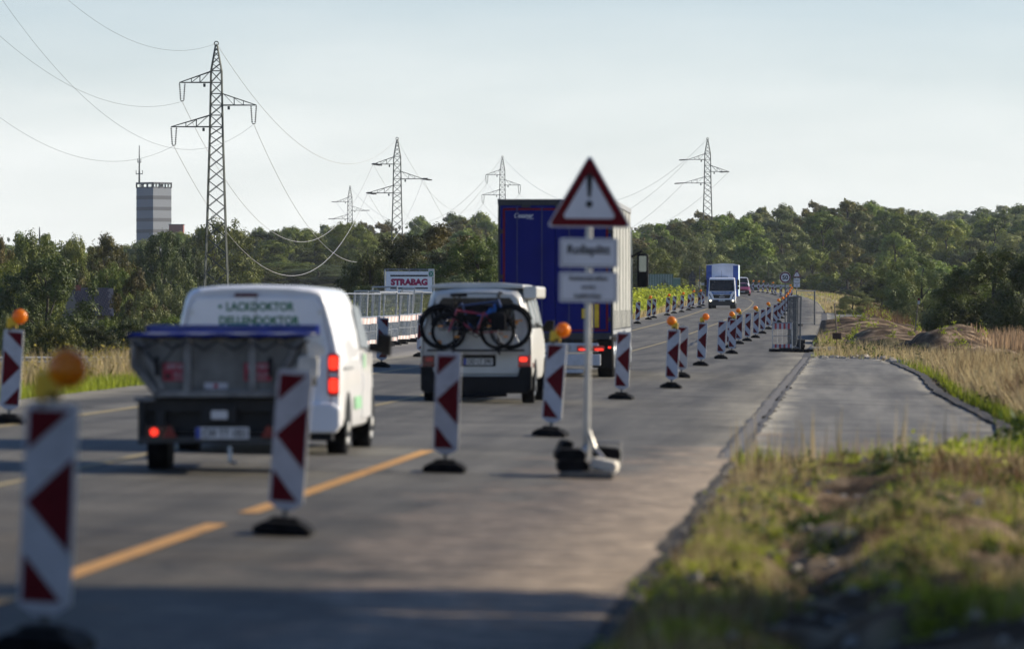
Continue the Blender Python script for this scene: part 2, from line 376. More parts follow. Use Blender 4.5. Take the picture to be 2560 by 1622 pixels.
# asphalt: aggregate, patches, darker wheel tracks, sand drifted on the right-hand edge; uv = metres across / along
def asphalt(name, c0, c1, sand=1.0, bias=0.0):
    m = bpy.data.materials.new(name); m.use_nodes = True; nt, lk = m.node_tree.nodes, m.node_tree.links
    b = nt["Principled BSDF"]; b.inputs['Roughness'].default_value = .74; b.inputs['Specular IOR Level'].default_value = .3
    uv = nt.new("ShaderNodeUVMap"); o_ = nt.new("ShaderNodeTexCoord").outputs['Object']
    base = ramp(nt, lk, nz(nt, lk, o_, .55, 7), [(.3, c0), (.7, c1)])
    mp = nt.new("ShaderNodeMapping"); mp.inputs['Scale'].default_value = (1.3, .05, 1); lk.new(uv.outputs[0], mp.inputs[0])
    trk = ramp(nt, lk, nz(nt, lk, mp.outputs[0], 1.0, 3), [(.35, (.62, .62, .63)), (.65, (1.2, 1.19, 1.17))])
    base = mixc(nt, lk, 1.0, base, trk, 'MULTIPLY')
    mpc = nt.new("ShaderNodeMapping"); mpc.inputs['Scale'].default_value = (.05, .5, 1); lk.new(uv.outputs[0], mpc.inputs[0])
    crs = ramp(nt, lk, nz(nt, lk, mpc.outputs[0], 1.0, 5, .7), [(.36, (.78, .77, .76)), (.46, (1, 1, 1)), (.7, (1.1, 1.1, 1.1))])
    base = mixc(nt, lk, 1.0, base, crs, 'MULTIPLY')
    ag = ramp(nt, lk, nz(nt, lk, o_, 60, 2), [(.35, (.5, .5, .5)), (.65, (1.5, 1.5, 1.5))])
    base = mixc(nt, lk, .8, base, ag, 'MULTIPLY')
    vo = nt.new("ShaderNodeTexVoronoi"); vo.feature = 'DISTANCE_TO_EDGE'; vo.inputs['Scale'].default_value = .22
    wv = nt.new("ShaderNodeVectorMath"); wv.operation = 'ADD'
    nn = nt.new("ShaderNodeTexNoise"); nn.inputs['Scale'].default_value = 1.2; lk.new(o_, nn.inputs['Vector']); lk.new(o_, wv.inputs[0]); lk.new(nn.outputs['Color'], wv.inputs[1])
    lk.new(wv.outputs[0], vo.inputs['Vector'])
    ck = ramp(nt, lk, vo.outputs['Distance'], [(0, (.3, .3, .3)), (.010, (1, 1, 1))])
    base = mixc(nt, lk, .75, base, ck, 'MULTIPLY')
    # brown dirt plus foreground shade painted into the nearest stretch
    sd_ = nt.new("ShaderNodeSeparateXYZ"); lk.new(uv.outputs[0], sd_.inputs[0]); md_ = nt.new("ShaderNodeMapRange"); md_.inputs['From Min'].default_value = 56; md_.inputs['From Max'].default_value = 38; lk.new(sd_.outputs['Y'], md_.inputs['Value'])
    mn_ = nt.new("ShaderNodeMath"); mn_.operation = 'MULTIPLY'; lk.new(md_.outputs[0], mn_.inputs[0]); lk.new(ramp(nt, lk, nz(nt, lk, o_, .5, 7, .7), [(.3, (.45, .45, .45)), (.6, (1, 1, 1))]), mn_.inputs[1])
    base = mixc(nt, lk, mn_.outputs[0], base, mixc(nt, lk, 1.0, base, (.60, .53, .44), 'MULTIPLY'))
    # drifted sand, heaviest beside the right-hand edge
    sx = nt.new("ShaderNodeSeparateXYZ"); lk.new(uv.outputs[0], sx.inputs[0])
    mr = nt.new("ShaderNodeMapRange"); mr.inputs['From Min'].default_value = -.9; mr.inputs['From Max'].default_value = 2.6; lk.new(sx.outputs['X'], mr.inputs['Value'])
    my = nt.new("ShaderNodeMapRange"); my.inputs['From Min'].default_value = 84; my.inputs['From Max'].default_value = 50; lk.new(sx.outputs['Y'], my.inputs['Value'])
    mm = nt.new("ShaderNodeMath"); mm.operation = 'MULTIPLY'; lk.new(mr.outputs[0], mm.inputs[0]); lk.new(my.outputs[0], mm.inputs[1])
    mps = nt.new("ShaderNodeMapping"); mps.inputs['Scale'].default_value = (.5, .22, 1); lk.new(uv.outputs[0], mps.inputs[0])
    ns_ = nt.new("ShaderNodeMath"); ns_.operation = 'MULTIPLY_ADD'; lk.new(nz(nt, lk, mps.outputs[0], 1.6, 8, .65), ns_.inputs[0]); ns_.inputs[1].default_value = 1.6; ns_.inputs[2].default_value = -.8 + bias
    ad = nt.new("ShaderNodeMath"); ad.operation = 'ADD'; lk.new(mm.outputs[0], ad.inputs[0]); lk.new(ns_.outputs[0], ad.inputs[1])
    sm = ramp(nt, lk, ad.outputs[0], [(.36, (0, 0, 0)), (.62, (sand * .85,) * 3)])
    sandc = ramp(nt, lk, nz(nt, lk, o_, 3.5, 8, .7), [(.32, (.05, .038, .028)), (.5, (.17, .135, .10)), (.66, (.33, .27, .205))])
    base = mixc(nt, lk, sm, base, sandc)
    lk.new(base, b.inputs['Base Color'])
    bu = nt.new("ShaderNodeBump"); bu.inputs['Strength'].default_value = .35; bu.inputs['Distance'].default_value = .02
    lk.new(nz(nt, lk, o_, 45, 4, .7), bu.inputs['Height']); lk.new(bu.outputs[0], b.inputs['Normal'])
    return m
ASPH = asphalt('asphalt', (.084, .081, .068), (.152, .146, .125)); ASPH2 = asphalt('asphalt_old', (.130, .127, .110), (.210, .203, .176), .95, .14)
GRAVEL = mat('grey_gravel', (.20, .195, .185), .95, c2=(.08, .078, .075), ns=2.2, bump=.6, bs=20)
EDGEM = mat('broken_asphalt', (.10, .095, .09), .95, c2=(.02, .02, .02), ns=5, bump=.8, bs=12)
def strip(name, y0, y1, lo, ro, m, dz=0, dy=1.0, nx=4, thick=0, wob=0, mside=None, kind='structure', nsd=3, zfun=None):
    n = max(2, int((y1 - y0) / dy)); yy = np.linspace(y0, y1, n + 1)
    L = lo(yy) if callable(lo) else np.full(n + 1, lo); Rr = ro(yy) if callable(ro) else np.full(n + 1, ro)
    if wob: Rr = Rr + wob * 2 * vnoise(yy, yy * 0, .9, nsd) + wob * vnoise(yy, yy * 0, 3.1, nsd); L = L + (wob * 2 * vnoise(yy, yy * 0, .8, nsd + 4) if wob > .001 else 0)
    fr = np.linspace(0, 1, nx + 1)
    OFF = L[:, None] * (1 - fr) + Rr[:, None] * fr; YY = np.repeat(yy[:, None], nx + 1, 1)
    ZZ = (zfun or road_z)(YY, OFF) + dz; XX = XR(YY) + OFF
    V = np.stack([XX, YY, ZZ], -1).reshape(-1, 3); UV = np.stack([OFF, YY], -1).reshape(-1, 2)
    idx = np.arange(XX.size).reshape(XX.shape)
    Fq = np.stack([idx[:-1, :-1], idx[:-1, 1:], idx[1:, 1:], idx[1:, :-1]], -1).reshape(-1, 4); mi = np.zeros(len(Fq), int)
    if thick:
        for col_, sgn in ((nx, 1), (0, -1)):
            b0 = len(V); q = V.reshape(n + 1, -1, 3)[:, col_] if b0 == XX.size else V[:XX.size].reshape(n + 1, -1, 3)[:, col_]
            q = q.copy(); q[:, 2] -= thick; q[:, 0] += .03 * sgn
            V = np.concatenate([V, q]); UV = np.concatenate([UV, UV[:XX.size].reshape(n + 1, -1, 2)[:, col_]])
            a, c = idx[:-1, col_], idx[1:, col_]; bb = b0 + np.arange(n); cc = bb + 1
            Fq = np.concatenate([Fq, np.stack([a, bb, cc, c], -1)]); mi = np.concatenate([mi, np.ones(n, int)])
        for row in (0, n):
            b0 = len(V); q = V[idx[row]].copy(); q[:, 2] -= thick; V = np.concatenate([V, q]); UV = np.concatenate([UV, UV[idx[row]]])
            a, c = idx[row, :-1], idx[row, 1:]; bb = b0 + np.arange(nx); Fq = np.concatenate([Fq, np.stack([a, c, bb + 1, bb], -1)]); mi = np.concatenate([mi, np.ones(nx, int)])
    o = npmesh(name, V, Fq, [m, mside or m], mi=mi)
    u = o.data.uv_layers.new(name='UVMap'); li = Fq.ravel(); u.data.foreach_set('uv', UV[li].astype(np.float32).ravel())
    if kind: tag(o, kind=kind)
    return o
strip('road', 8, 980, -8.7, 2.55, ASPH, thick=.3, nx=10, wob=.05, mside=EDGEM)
strip('road_widening', 141, 330, lambda y: left_edge(y) + .1, -8.72, GRAVEL, dz=-.006, thick=.3, nx=3, mside=EDGEM)
strip('paved_bay', 64, 187.8, 2.61, lambda y: right_edge(y) - .25, ASPH2, thick=.3, nx=8, dy=.4, wob=.22, mside=EDGEM, dz=-.004)
strip('bay_edge', 66, 176, lambda y: right_edge(y) - .34, lambda y: right_edge(y) - .16, mat('tar_edge', (.03, .028, .026), .9, ns=4), dz=.03, thick=.3, nx=2, dy=.4, wob=.05, nsd=12)
strip('paved_bay', 319, 431, 2.60, lambda y: right_edge(y) - .05, ASPH2, thick=.3, nx=5, wob=.05, mside=EDGEM, dz=-.004)
strip('road_shoulder', 440, 700, 2.60, lambda y: 2.7 + 2.0 * smooth(450, 520, y), ASPH2, thick=.3, nx=3, wob=.05, mside=EDGEM, dz=-.004)
SEAM = mat('tar_seam', (.085, .083, .08), .85, c2=(.03, .03, .03), ns=3)
strip('tar_seam', 63.6, 187, 2.47, 2.62, mat('seam_fill', (.16, .152, .14), .85, ns=3), dz=.004, dy=.6, nx=2, wob=.04)
strip('tar_seam', 63.6, 187, 2.42, 2.465, SEAM, dz=.005, dy=.6, nx=1, wob=.03)
strip('tar_seam', 63.6, 187, 2.625, 2.70, SEAM, dz=.005, dy=.5, nx=1, wob=.035)
strip('tar_seam', 188, 430, 2.4, 2.8, SEAM, dz=.004, nx=1, wob=.05)
YEL1 = mat('orange_line_paint', (.55, .27, .045), .7, c2=(.34, .19, .06), ns=9); YEL2 = mat('pale_line_paint', (.42, .33, .13), .7, c2=(.20, .17, .11), ns=7)
for a, c in ((12, 31.5), (32.3, 42.0), (44.2, 46.4), (47.6, 63.3)): strip('lane_marking', a, c, -.86, -.70, YEL1, dz=.008, nx=1)
strip('lane_marking', 14, 900, -3.48, -3.38, YEL2, dz=.008, nx=1, wob=.0009)
strip('lane_marking', 14, 900, -6.5, -6.36, YEL2, dz=.008, nx=1)
strip('lane_marking', 520, 900, -.5, -.4, YEL2, dz=.008, nx=1)
strip('broken_edge', 12, 63.2, 2.53, 2.66, mat('crumbled_edge', (.05, .043, .035), .95, c2=(.008, .007, .006), ns=7, bump=1, bs=14), dz=-.012, dy=.15, nx=3, thick=.25, wob=.055, mside=EDGEM, nsd=9)
for yk, w in ((48, .05), (36.5, .06), (73, .04), (57.5, .04), (104, .1), (151, .15)):
    strip('tar_seam', yk, yk + w, -8.6, 2.5, SEAM, dz=.005, dy=w, nx=8)
# ------------------------------------------------------------------ guide beacons
def beacon_proto(mirror, lamp, label, lampside=1, lampturn=0.0):
    t = thing('guide_beacon', label, 'beacon')
    z0, hgt, w = .17, 1.0, .25; sx = -1 if mirror else 1
    b = MB(); n = 5; out = []
    def corner(cx, cz, a0):
        return [(cx + .03 * math.cos(R(a0 + 90 * i / n)), cz + .03 * math.sin(R(a0 + 90 * i / n))) for i in range(n + 1)]
    pl = corner(w / 2 - .03, z0 + hgt - .03, 0) + corner(-w / 2 + .03, z0 + hgt - .03, 90) + [(-w / 2, z0 + .05), (-.05, z0), (.05, z0), (w / 2, z0 + .05)]
    b.prism(pl, -.02, .03, 0, mi_side=1)
    def pg(ps):
        q = [(sx * x, z0 + z) for x, z in ps]
        if mirror: q = q[::-1]
        b.prism(q[::-1], -.0225, -.019, 2)
    e = .108
    pg([(-e, .965), (e * .82, .965), (-e, .775)])
    pg([(e, .745), (e, .29), (-e, .53)])
    pg([(-e, .285), (-e, .06), (e * .75, .06)])
    b.M = None
    b.box(-.05, .05, -.0215, -.0195, z0 + .655, z0 + .672, 3)
    b.build('plate', [SHEETW, EDGEW, RED, mat('faded_print', (.40, .41, .43), .6)], t)
    m = MB().tube([(0, .005, .06), (0, .005, .19)], .02, 8); m.build('post', GALVD, t); MB().box(-.015, .015, -.01, .02, 1.165, 1.20).build('top_stub', GALV, t)
    f = MB()
    f.prism([(-.21, 0), (.21, 0), (.20, .05), (.13, .09), (-.13, .09), (-.20, .05)], -.40, .40)
    f.prism([(-.12, .09), (.12, .09), (.09, .12), (-.09, .12)], -.16, .16)
    f.build('rubber_foot', RUBBER, t, bevel=.012)
    if lamp:
        h = MB(); h.prism([(-.075 - lampside * .02, 1.185), (.055 - lampside * .02, 1.185), (.055 - lampside * .02, 1.30), (-.07 - lampside * .02, 1.32)], -.045, .045)
        h.lathe([(.055, -.035), (.075, -.02), (.075, .02), (.055, .035)], (lampside * .03, 0, 1.325), 'y', 18)
        ho = h.build('warning_lamp', [YELH], t, bevel=.008)
        l = MB(); l.lathe([(.02, -.078), (.06, -.07), (.088, -.045), (.094, -.02), (.094, .02), (.088, .045), (.06, .068), (.02, .075)], (lampside * .062, 0, 1.335), 'y', 20)
        l.build('lens', [AMBER], ho, smooth=True)
        c = MB().tube([(lampside * -.05, -.03, 1.19), (lampside * -.05, -.03, 1.15)], .012, 6).box(-.03, .03, -.05, -.03, 1.19, 1.215); c.build('clamp', [BLACKP], ho)
    return t
def tree_of(o): return [(c, kids(c)) for c in kids(o)]
PRO = {}
ORD = ['nearest', 'second', 'third', 'fourth', 'fifth', 'sixth', 'seventh', 'eighth', 'ninth', 'tenth', 'eleventh', 'twelfth', 'thirteenth', 'fourteenth', 'fifteenth', 'sixteenth', 'seventeenth', 'eighteenth', 'nineteenth', 'twentieth', 'twenty-first', 'twenty-second', 'twenty-third', 'twenty-fourth', 'twenty-fifth', 'twenty-sixth']
def put_beacon(x, y, z, mirror, lamp, label, lean, group, turn=0, ls=1):
    k = (mirror, lamp, ls)
    if k not in PRO:
        o = beacon_proto(mirror, lamp, label, ls); PRO[k] = (o, tree_of(o))
    else: o = dup(PRO[k][0], PRO[k][1], (x, y, z), 0, label)
    o.location = (x, y, z); o.rotation_euler = (R(rnd.uniform(-1, 1)), R(lean), HEAD * .5 + turn)
    o['group'] = group
    return o
GR = 'guide beacons along the right side of the lanes'
# (px or None, Y, lamp, lean, lampside)
RB = [(106, 26.9, 1, 2.4, 1), (709, 40.6, 0, 4.2, 1), (1112, 55.9, 0, 2.0, 1), (1376, 71.5, 1, 4.2, 1), (1553, 99.5, 0, 2.6, 1), (1678, 113.5, 1, 2.8, -1), (1703, 130, 0, 2.5, 1), (1752, 155, 1, 3.2, 1), (1802, 176, 0, 2.4, 1),
      (1829, 193, 1, 3, -1), (1824, 212, 0, 2.5, 1), (1846, 228, 1, 2.4, -1), (1868, 241, 0, 2.5, 1), (1888.7, 255, 1, 2.6, -1), (1905.7, 275, 0, 3, 1), (1920.5, 298, 1, 2.4, -1), (1937, 322, 0, 2.5, 1), (1946, 343, 1, 2.8, -1),
      (1953, 372, 1, 2.2, 1), (1960, 402, 1, 2.6, 1), (1966, 434, 1, 2.2, 1), (1971, 470, 1, 2.4, 1), (1973, 508, 1, 2, 1), (1977, 545, 1, 2, 1), (1966, 572, 0, 2, 1), (1974, 590, 1, 2, 1)]
for i, (px, y, lamp, lean, ls) in enumerate(RB):
    x = at(px, y); off = x - float(XR(y))
    ex = ('', ' standing in front of the tipper trailer', '', '', '')[i] if i < 5 else ''
    nm = ORD[i] + ('' if i == 0 else ' nearest')
    put_beacon(x, y, float(road_z(y, off)) + .005, 0, lamp, f"{nm} beacon of the right hand row, {'with amber lamp' if lamp else 'without lamp'}", lean, GR, rnd.uniform(-.06, .06), ls)
FB = [(1862, 704, 1), (1881.8, 697, 1), (1895.5, 688, 1), (1907, 680, 1), (1918.8, 668, 0), (1930.5, 650, 1), (1938, 636, 0), (1951.8, 612, 0)]
for i, (px, y, lamp) in enumerate(FB):
    x = at(px, y); off = x - float(XR(y))
    put_beacon(x, y, float(road_z(y, off)) + .005, 0, lamp, f"beacon on the outside of the far bend, {'leftmost' if i == 0 else ORD[i] + ' from left'}, {'with lamp' if lamp else 'no lamp'}", 1.5, 'guide beacons round the outside of the far bend', 0, 1)
LB = [(21, 71, 1, 3.4), (953, 135, 0, 2.8), (1052, 160, 0, 2.5), (1593.2, 311, 0, 2.6), (1621, 340, 1, 2.8), (1634, 352, 0, 2.6), (1668, 374, 1, 3), (1684.6, 392, 0, 3), (1704, 404, 1, 3), (1722, 422, 0, 3), (1731, 440, 1, 2.5), (1748, 452, 1, 2.5), (1757, 470, 0, 2.5)]
for i, (px, y, lamp, lean) in enumerate(LB):
    x = at(px, y); off = x - float(XR(y))
    nm = ORD[i] + ('' if i == 0 else ' nearest')
    put_beacon(x, y, float(road_z(y, off)) + .005, 1, lamp, f"{nm} beacon of the left hand row, arrow pointing right, {'with lamp' if lamp else 'no lamp'}", lean, 'guide beacons along the left edge of the lanes', rnd.uniform(-.06, .06), 1)
for i, (px, y) in enumerate(((1717, 668), (1741, 680), (1748, 692))):
    x = at(px, y); put_beacon(x, y, 3.15 + .12 * i, 1, 1, f"distant pale beacon with amber lamp behind the left hand grass, {('left', 'middle', 'right')[i]} of three", 0, 'distant beacons behind the back-facing signs', 2.9, 1)

# ------------------------------------------------------------------ vehicle helpers
def half_ring(y, w, zb, zbelt, zt, wt, crown=.03, wb=None):
    wb = w - .02 if wb is None else wb
    h = zt - zbelt
    pts = [(0, zb), (wb * .5, zb), (wb - .05, zb), (wb - .008, zb + .03), (w - .004, zb + .12), (w, (zb + zbelt) / 2), (w - .004, zbelt - .12), (w - .02, zbelt),
           (w - .02 - (w - wt - .02) * .35, zbelt + h * .35), (wt + .012, zt - min(.16, h * .3)), (wt - .02, zt - min(.075, h * .15)), (wt - .07, zt - min(.025, h * .05)), (wt - .16, zt - .004), (wt * .5, zt + crown * .7), (0, zt + crown)]
    return [(x, y, z) for x, z in pts] + [(-x, y, z) for x, z in pts[-2:0:-1]]
def body(parent, secs, m, name='body', ang=32):
    return MB().loft([half_ring(*s) for s in secs]).build(name, m, parent, smooth=True, ang=ang)
def wheel(parent, x, y, r, w, name='wheel', rim=CHROME, sgn=1):
    """x is the outer face; sgn is the side"""
    xi = x - sgn * w
    t = MB(); pr = [(r * .55, 0), (r * .93, 0), (r, .03), (r, w - .03), (r * .93, w), (r * .55, w)]
    t.lathe(pr if sgn > 0 else pr, (min(x, xi), y, r), 'x', 24)
    to = t.build(name, RUBBER, parent, smooth=True)
    q = MB(); q.lathe([(r * .60, 0), (r * .58, .012), (r * .45, .0), (r * .2, .015), (r * .12, .03)] if sgn > 0 else [(r * .12, -.03), (r * .2, -.015), (r * .45, 0), (r * .58, -.012), (r * .60, 0)], (x, y, r), 'x', 20)
    q.build('rim', rim, to, smooth=True)
    return to
def arch(parent, x, y, r, z, sgn, m=BLACKP, d=.012):
    p = [(y + r * math.cos(R(a)), z + r * math.sin(R(a))) for a in range(-20, 201, 10)]
    return MB().prism(p, x - d / 2 + sgn * .004, x + d / 2 + sgn * .004, axis='x').build('wheel_arch', m, parent)
def panel_xz(name, poly, y, m, parent, d=.012, bevel=0, label=None):
    o = MB().prism(poly, y - d, y).build(name, m, parent, bevel=bevel)
    if label: o['label'] = label
    return o
def rrect(x0, x1, z0, z1, r=.04, n=4):
    o = []
    for cx, cz, a0 in ((x1 - r, z1 - r, 0), (x0 + r, z1 - r, 90), (x0 + r, z0 + r, 180), (x1 - r, z0 + r, 270)):
        o += [(cx + r * math.cos(R(a0 + 90 * i / n)), cz + r * math.sin(R(a0 + 90 * i / n))) for i in range(n + 1)]
    return o[::-1]
def plate(parent, cx, cz, y, s, w=.52, h=.11, k=1.0):
    p = MB().prism(rrect(cx - w / 2, cx + w / 2, cz - h / 2, cz + h / 2, .008, 2), y - .008, y).build('number_plate', PLATEW, parent)
    MB().box(cx - w / 2 + .003, cx - w / 2 + .045, y - .0105, y - .007, cz - h / 2 + .003, cz + h / 2 - .003).build('country_band', EUBLUE, p)
    text(s, BLACKT, p, w - .09, cx + .022, cz, y - .009, 'plate_characters', bold=.015, height=h * .7)
    return p
def side_pane(name, parent, poly, xs, m, sgn=1, d=.008):
    """poly (y,z); xs(z) gives the body side"""
    n = len(poly); v = []
    for dd in (0, d):
        for (y, z) in poly: v.append((sgn * (xs(z) + dd), y, z))
    b = MB(); f = [tuple(range(n)), tuple(range(2 * n - 1, n - 1, -1))] + [(i, n + i, n + (i + 1) % n, (i + 1) % n) for i in range(n)]
    if sgn > 0: f = [q[::-1] for q in f]
    b.add(v, f); return b.build(name, m, parent)

# ------------------------------------------------------------------ white van pulling the tipper trailer
VS = .955
Yv = 60.6; p = rp(Yv, at(640, Yv) - float(XR(Yv)))
van = thing('delivery_van', 'white delivery van with green lettering on its rear, towing the loaded tipper trailer', 'van', (p[0], p[1], p[2] - .05), HEAD)
van.scale = (VS, VS, VS)
vb = body(van, [(0.02, .90, .44, 1.14, 1.80, .70), (0.0, .93, .42, 1.14, 1.865, .76), (.06, .945, .36, 1.14, 1.895, .79), (.25, .955, .33, 1.14, 1.905, .81), (1.2, .96, .30, 1.14, 1.905, .82), (2.6, .96, .30, 1.14, 1.90, .81),
               (3.35, .96, .30, 1.14, 1.86, .77), (3.75, .955, .30, 1.12, 1.66, .72), (4.25, .95, .30, 1.05, 1.26, .78), (4.6, .93, .30, .9, 1.08, .80), (4.9, .86, .32, .72, .92, .7), (4.97, .78, .4, .62, .78, .6)], WHITE)
xs = lambda z: .96 - .02 - max(0, z - 1.14) * .19 + .004
DP = [(.006, .54), (.80, .54), (.83, .70), (.83, 1.13), (.715, 1.70), (.66, 1.785), (.006, 1.80)]
panel_xz('rear_door', [(-a, c) for a, c in DP], -.0, WHITE, van, d=.014, bevel=.012)
panel_xz('rear_door', DP[::-1], -.0, WHITE, van, d=.014, bevel=.012)
bl = panel_xz('brake_light', rrect(-.24, .02, 1.80, 1.84, .012), -.004, mat('brake_dark', (.10, .006, .012), .3), van, d=.02)
text('LACKDOKTOR', mat('green_letters', (.008, .20, .07), .5), van, .76, .05, 1.69, -.016, 'lettering', bold=.03, height=.10)
text('DELLENDOKTOR', MATS['green_letters'], van, .90, .04, 1.535, -.016, 'lettering', bold=.03, height=.10)
MB().disc((-.40, -.016, 1.69), .022, 'y', .004, 10).build('lettering_dot', MATS['green_letters'], van)
for sg in (-1, 1):
    l = MB().prism(rrect(min(sg * .80, sg * .935), max(sg * .80, sg * .935), .70, 1.17, .03), -.03, .06).build('tail_light', TAILR, van, bevel=.01)
    MB().prism(rrect(min(sg * .82, sg * .92), max(sg * .82, sg * .92), .99, 1.14, .03), -.034, -.028).build('lit_lamp', TAILON, l)
    MB().prism(rrect(min(sg * .82, sg * .92), max(sg * .82, sg * .92), .735, .89, .03), -.034, -.028).build('lit_lamp', TAILON, l)
    MB().prism(rrect(min(sg * .82, sg * .92), max(sg * .82, sg * .92), .905, .955, .01), -.034, -.028).build('reverse_lamp', PLATEW, l)
bm = MB(); bm.prism([(-.95, .36), (-.90, .28), (.90, .28), (.95, .36), (.95, .56), (.86, .62), (-.86, .62), (-.95, .56)], -.09, .10); bm.build('bumper', WHITE, van, bevel=.03)
MB().box(-.85, .85, -.05, .3, .2, .29).build('bumper_valance', BLACKP, van)
MB().tube([(.04, -.03, .75), (.04, -.05, .95)], .012, 6).build('door_handle', BLACKP, van)
for zz in (.7, 1.1, 1.6):
    for sg in (-1, 1): MB().box(min(sg * (.84 - max(0, zz - 1.13) * .22), sg * (.80 - max(0, zz - 1.13) * .22)), max(sg * (.84 - max(0, zz - 1.13) * .22), sg * (.80 - max(0, zz - 1.13) * .22)), -.022, 0, zz, zz + .06).build('door_hinge', WHITE2, van)
for sg in (-1, 1):
    for yy, in ((.86,), (4.08,)):
        arch(van, sg * .953, yy, .385, .35, sg); wheel(van, sg * .945, yy, .335, .21, sgn=sg, rim=WHITE2)
    side_pane('front_door_window', van, [(2.72, 1.2), (3.95, 1.2), (3.55, 1.68), (2.76, 1.72)], xs, GLASSD, sg)
    mr = MB(); mr.prism([(sg * .96, 1.17), (sg * 1.06, 1.15), (sg * 1.22, 1.10), (sg * 1.24, 1.35), (sg * 1.08, 1.38), (sg * 1.05, 1.23), (sg * .96, 1.23)][::sg], 3.55, 3.72)
    mr.build('door_mirror', BLACKP, van, bevel=.02)
side_pane('sliding_door', van, [(1.45, .40), (2.62, .40), (2.62, 1.74), (1.45, 1.74)], lambda z: xs(z) - .004, WHITE, 1, .010)
side_pane('front_door', van, [(2.66, .40), (3.9, .40), (4.0, 1.14), (2.66, 1.16)], lambda z: .957, WHITE, 1, .010)
side_pane('door_rail', van, [(.3, .98), (1.44, .98), (1.44, 1.01), (.3, 1.01)], lambda z: .958, mat('gap_grey', (.25, .26, .27), .6), 1, .008)
side_pane('green_emblem', van, [(2.75, .98), (3.05, .98), (3.05, 1.14), (2.75, 1.14)], lambda z: .968, mat('pale_green', (.28, .55, .32), .5), 1, .006)
side_pane('green_emblem', van, [(1.6, .52), (2.5, .52), (2.5, .66), (1.6, .66)], lambda z: .968, MATS['pale_green'], 1, .006)
side_pane('fuel_flap', van, [(3.0, .72), (3.0, .90), (2.8, .90), (2.8, .72)], lambda z: .968, WHITE, 1, .006)

# ------------------------------------------------------------------ tipper trailer
Yt = 53.2; X0 = at(548, Yt)
TGREY = mat('zinc_sheet', (.19, .195, .185), .6, metal=.15, c2=(.08, .082, .076), ns=3.5); TDARK = mat('trailer_dark', (.013, .014, .015), .6, n=.2)
tr = thing('tipper_trailer', 'grey galvanised tipper trailer with blue tarpaulin and two red stickers, behind the white van', 'trailer', (X0, Yt, float(road_z(Yt, X0 - float(XR(Yt)))) - .01), .008)
tub = MB()
def ring(y, k=0): return [(-.60 + k, y, .74), (.60 - k, y, .74), (.83 - k, y, 1.02), (.83 - k, y, 1.33), (-.83 + k, y, 1.33), (-.83 + k, y, 1.02)]
tub.loft([ring(0), ring(3.1)]); tub.build('tub', TGREY, tr, bevel=.01)
rb = MB()
for x in (-.30, .31): rb.prism([(x - .035, .80), (x + .035, .80), (x + .035, 1.30), (x - .035, 1.30)][::-1], -.04, .0)
rb.prism([(-.60, .74), (.60, .74), (.62, .80), (-.62, .80)][::-1], -.05, .0)
for sg in (-1, 1):
    rb.prism([(sg * .60, .74), (sg * .83, 1.02), (sg * .76, 1.04), (sg * .54, .78)][::-sg], -.05, 0)
    rb.prism([(sg * .83, 1.02), (sg * .83, 1.33), (sg * .775, 1.33), (sg * .775, 1.02)][::-sg], -.05, 0)
    rb.prism([(sg * .79, 1.30), (sg * .74, 1.31), (sg * .50, .82), (sg * .55, .80)][::-sg], -.035, 0)
    for yy in (.5, 1.1, 1.7, 2.3, 2.9): rb.box(min(sg * .83, sg * .86), max(sg * .83, sg * .86), yy, yy + .07, 1.02, 1.32)
build_each(rb, 'rib', mat('zinc_rib', (.26, .265, .26), .55, metal=.2, c2=(.10, .10, .10)), tr, bevel=.006)
tp = MB(); n = 28
V = []; 
for i in range(n + 1):
    x = -.86 + 1.72 * i / n; sag = .045 * abs(math.sin(i * math.pi / 4)) + .012 * rnd.random()
    for (yy, zz) in ((-.065, 1.275 + sag * .5), (-.075, 1.315), (-.03, 1.335 + .006 * math.sin(i)), (.8, 1.31 + .02 * math.sin(i * 1.3)), (1.9, 1.31 + .02 * math.sin(i * .9)), (2.9, 1.32), (3.08, 1.40), (3.14, 1.405), (3.2, 1.30)): V.append((x, yy, zz))
k = 9; tp.add(V, [(i * k + j, (i + 1) * k + j, (i + 1) * k + j + 1, i * k + j + 1) for i in range(n) for j in range(k - 1)])
to = tp.build('tarpaulin', BLUETARP, tr, smooth=True, ang=60); sm = to.modifiers.new('thick', 'SOLIDIFY'); sm.thickness = .008
ro = MB(); pts = []
for i in range(13):
    x = -.84 + 1.68 * i / 12; pts.append((x, -.10, 1.27 if i % 2 == 0 else 1.17 + .03 * rnd.random()))
ro.tube(pts, .012, 5); ro.tube([(-.80, -.08, 1.27), (-.55, -.1, 1.02), (-.38, -.1, 1.24)], .012, 5); ro.build('lashing_cord', BLACKT, tr)
MB().box(-.83, .83, 3.02, 3.12, .8, 1.385).build('headboard', TGREY, tr)
wt_ = MB(); wt_.loft([[(.80 + .03 * math.sin(i), yy, zz) for i, (yy, zz) in enumerate(((-.08, 1.30), (-.10, 1.20), (-.05, 1.12)))] + [(.80 + w, yy, zz) for yy, zz in ((-.05, 1.14), (-.10, 1.22), (-.08, 1.31))] for w in (.10, .19)])
wt_.build('folded_sheet', WHITE2, tr, smooth=True)
MB().prism(rrect(.74, .93, .92, 1.12, .03), -.12, .02).build('plastic_box', mat('box_cream', (.66, .64, .58), .5), tr, bevel=.01)
RST = mat('sticker_red', (.36, .02, .05), .5, n=.08)
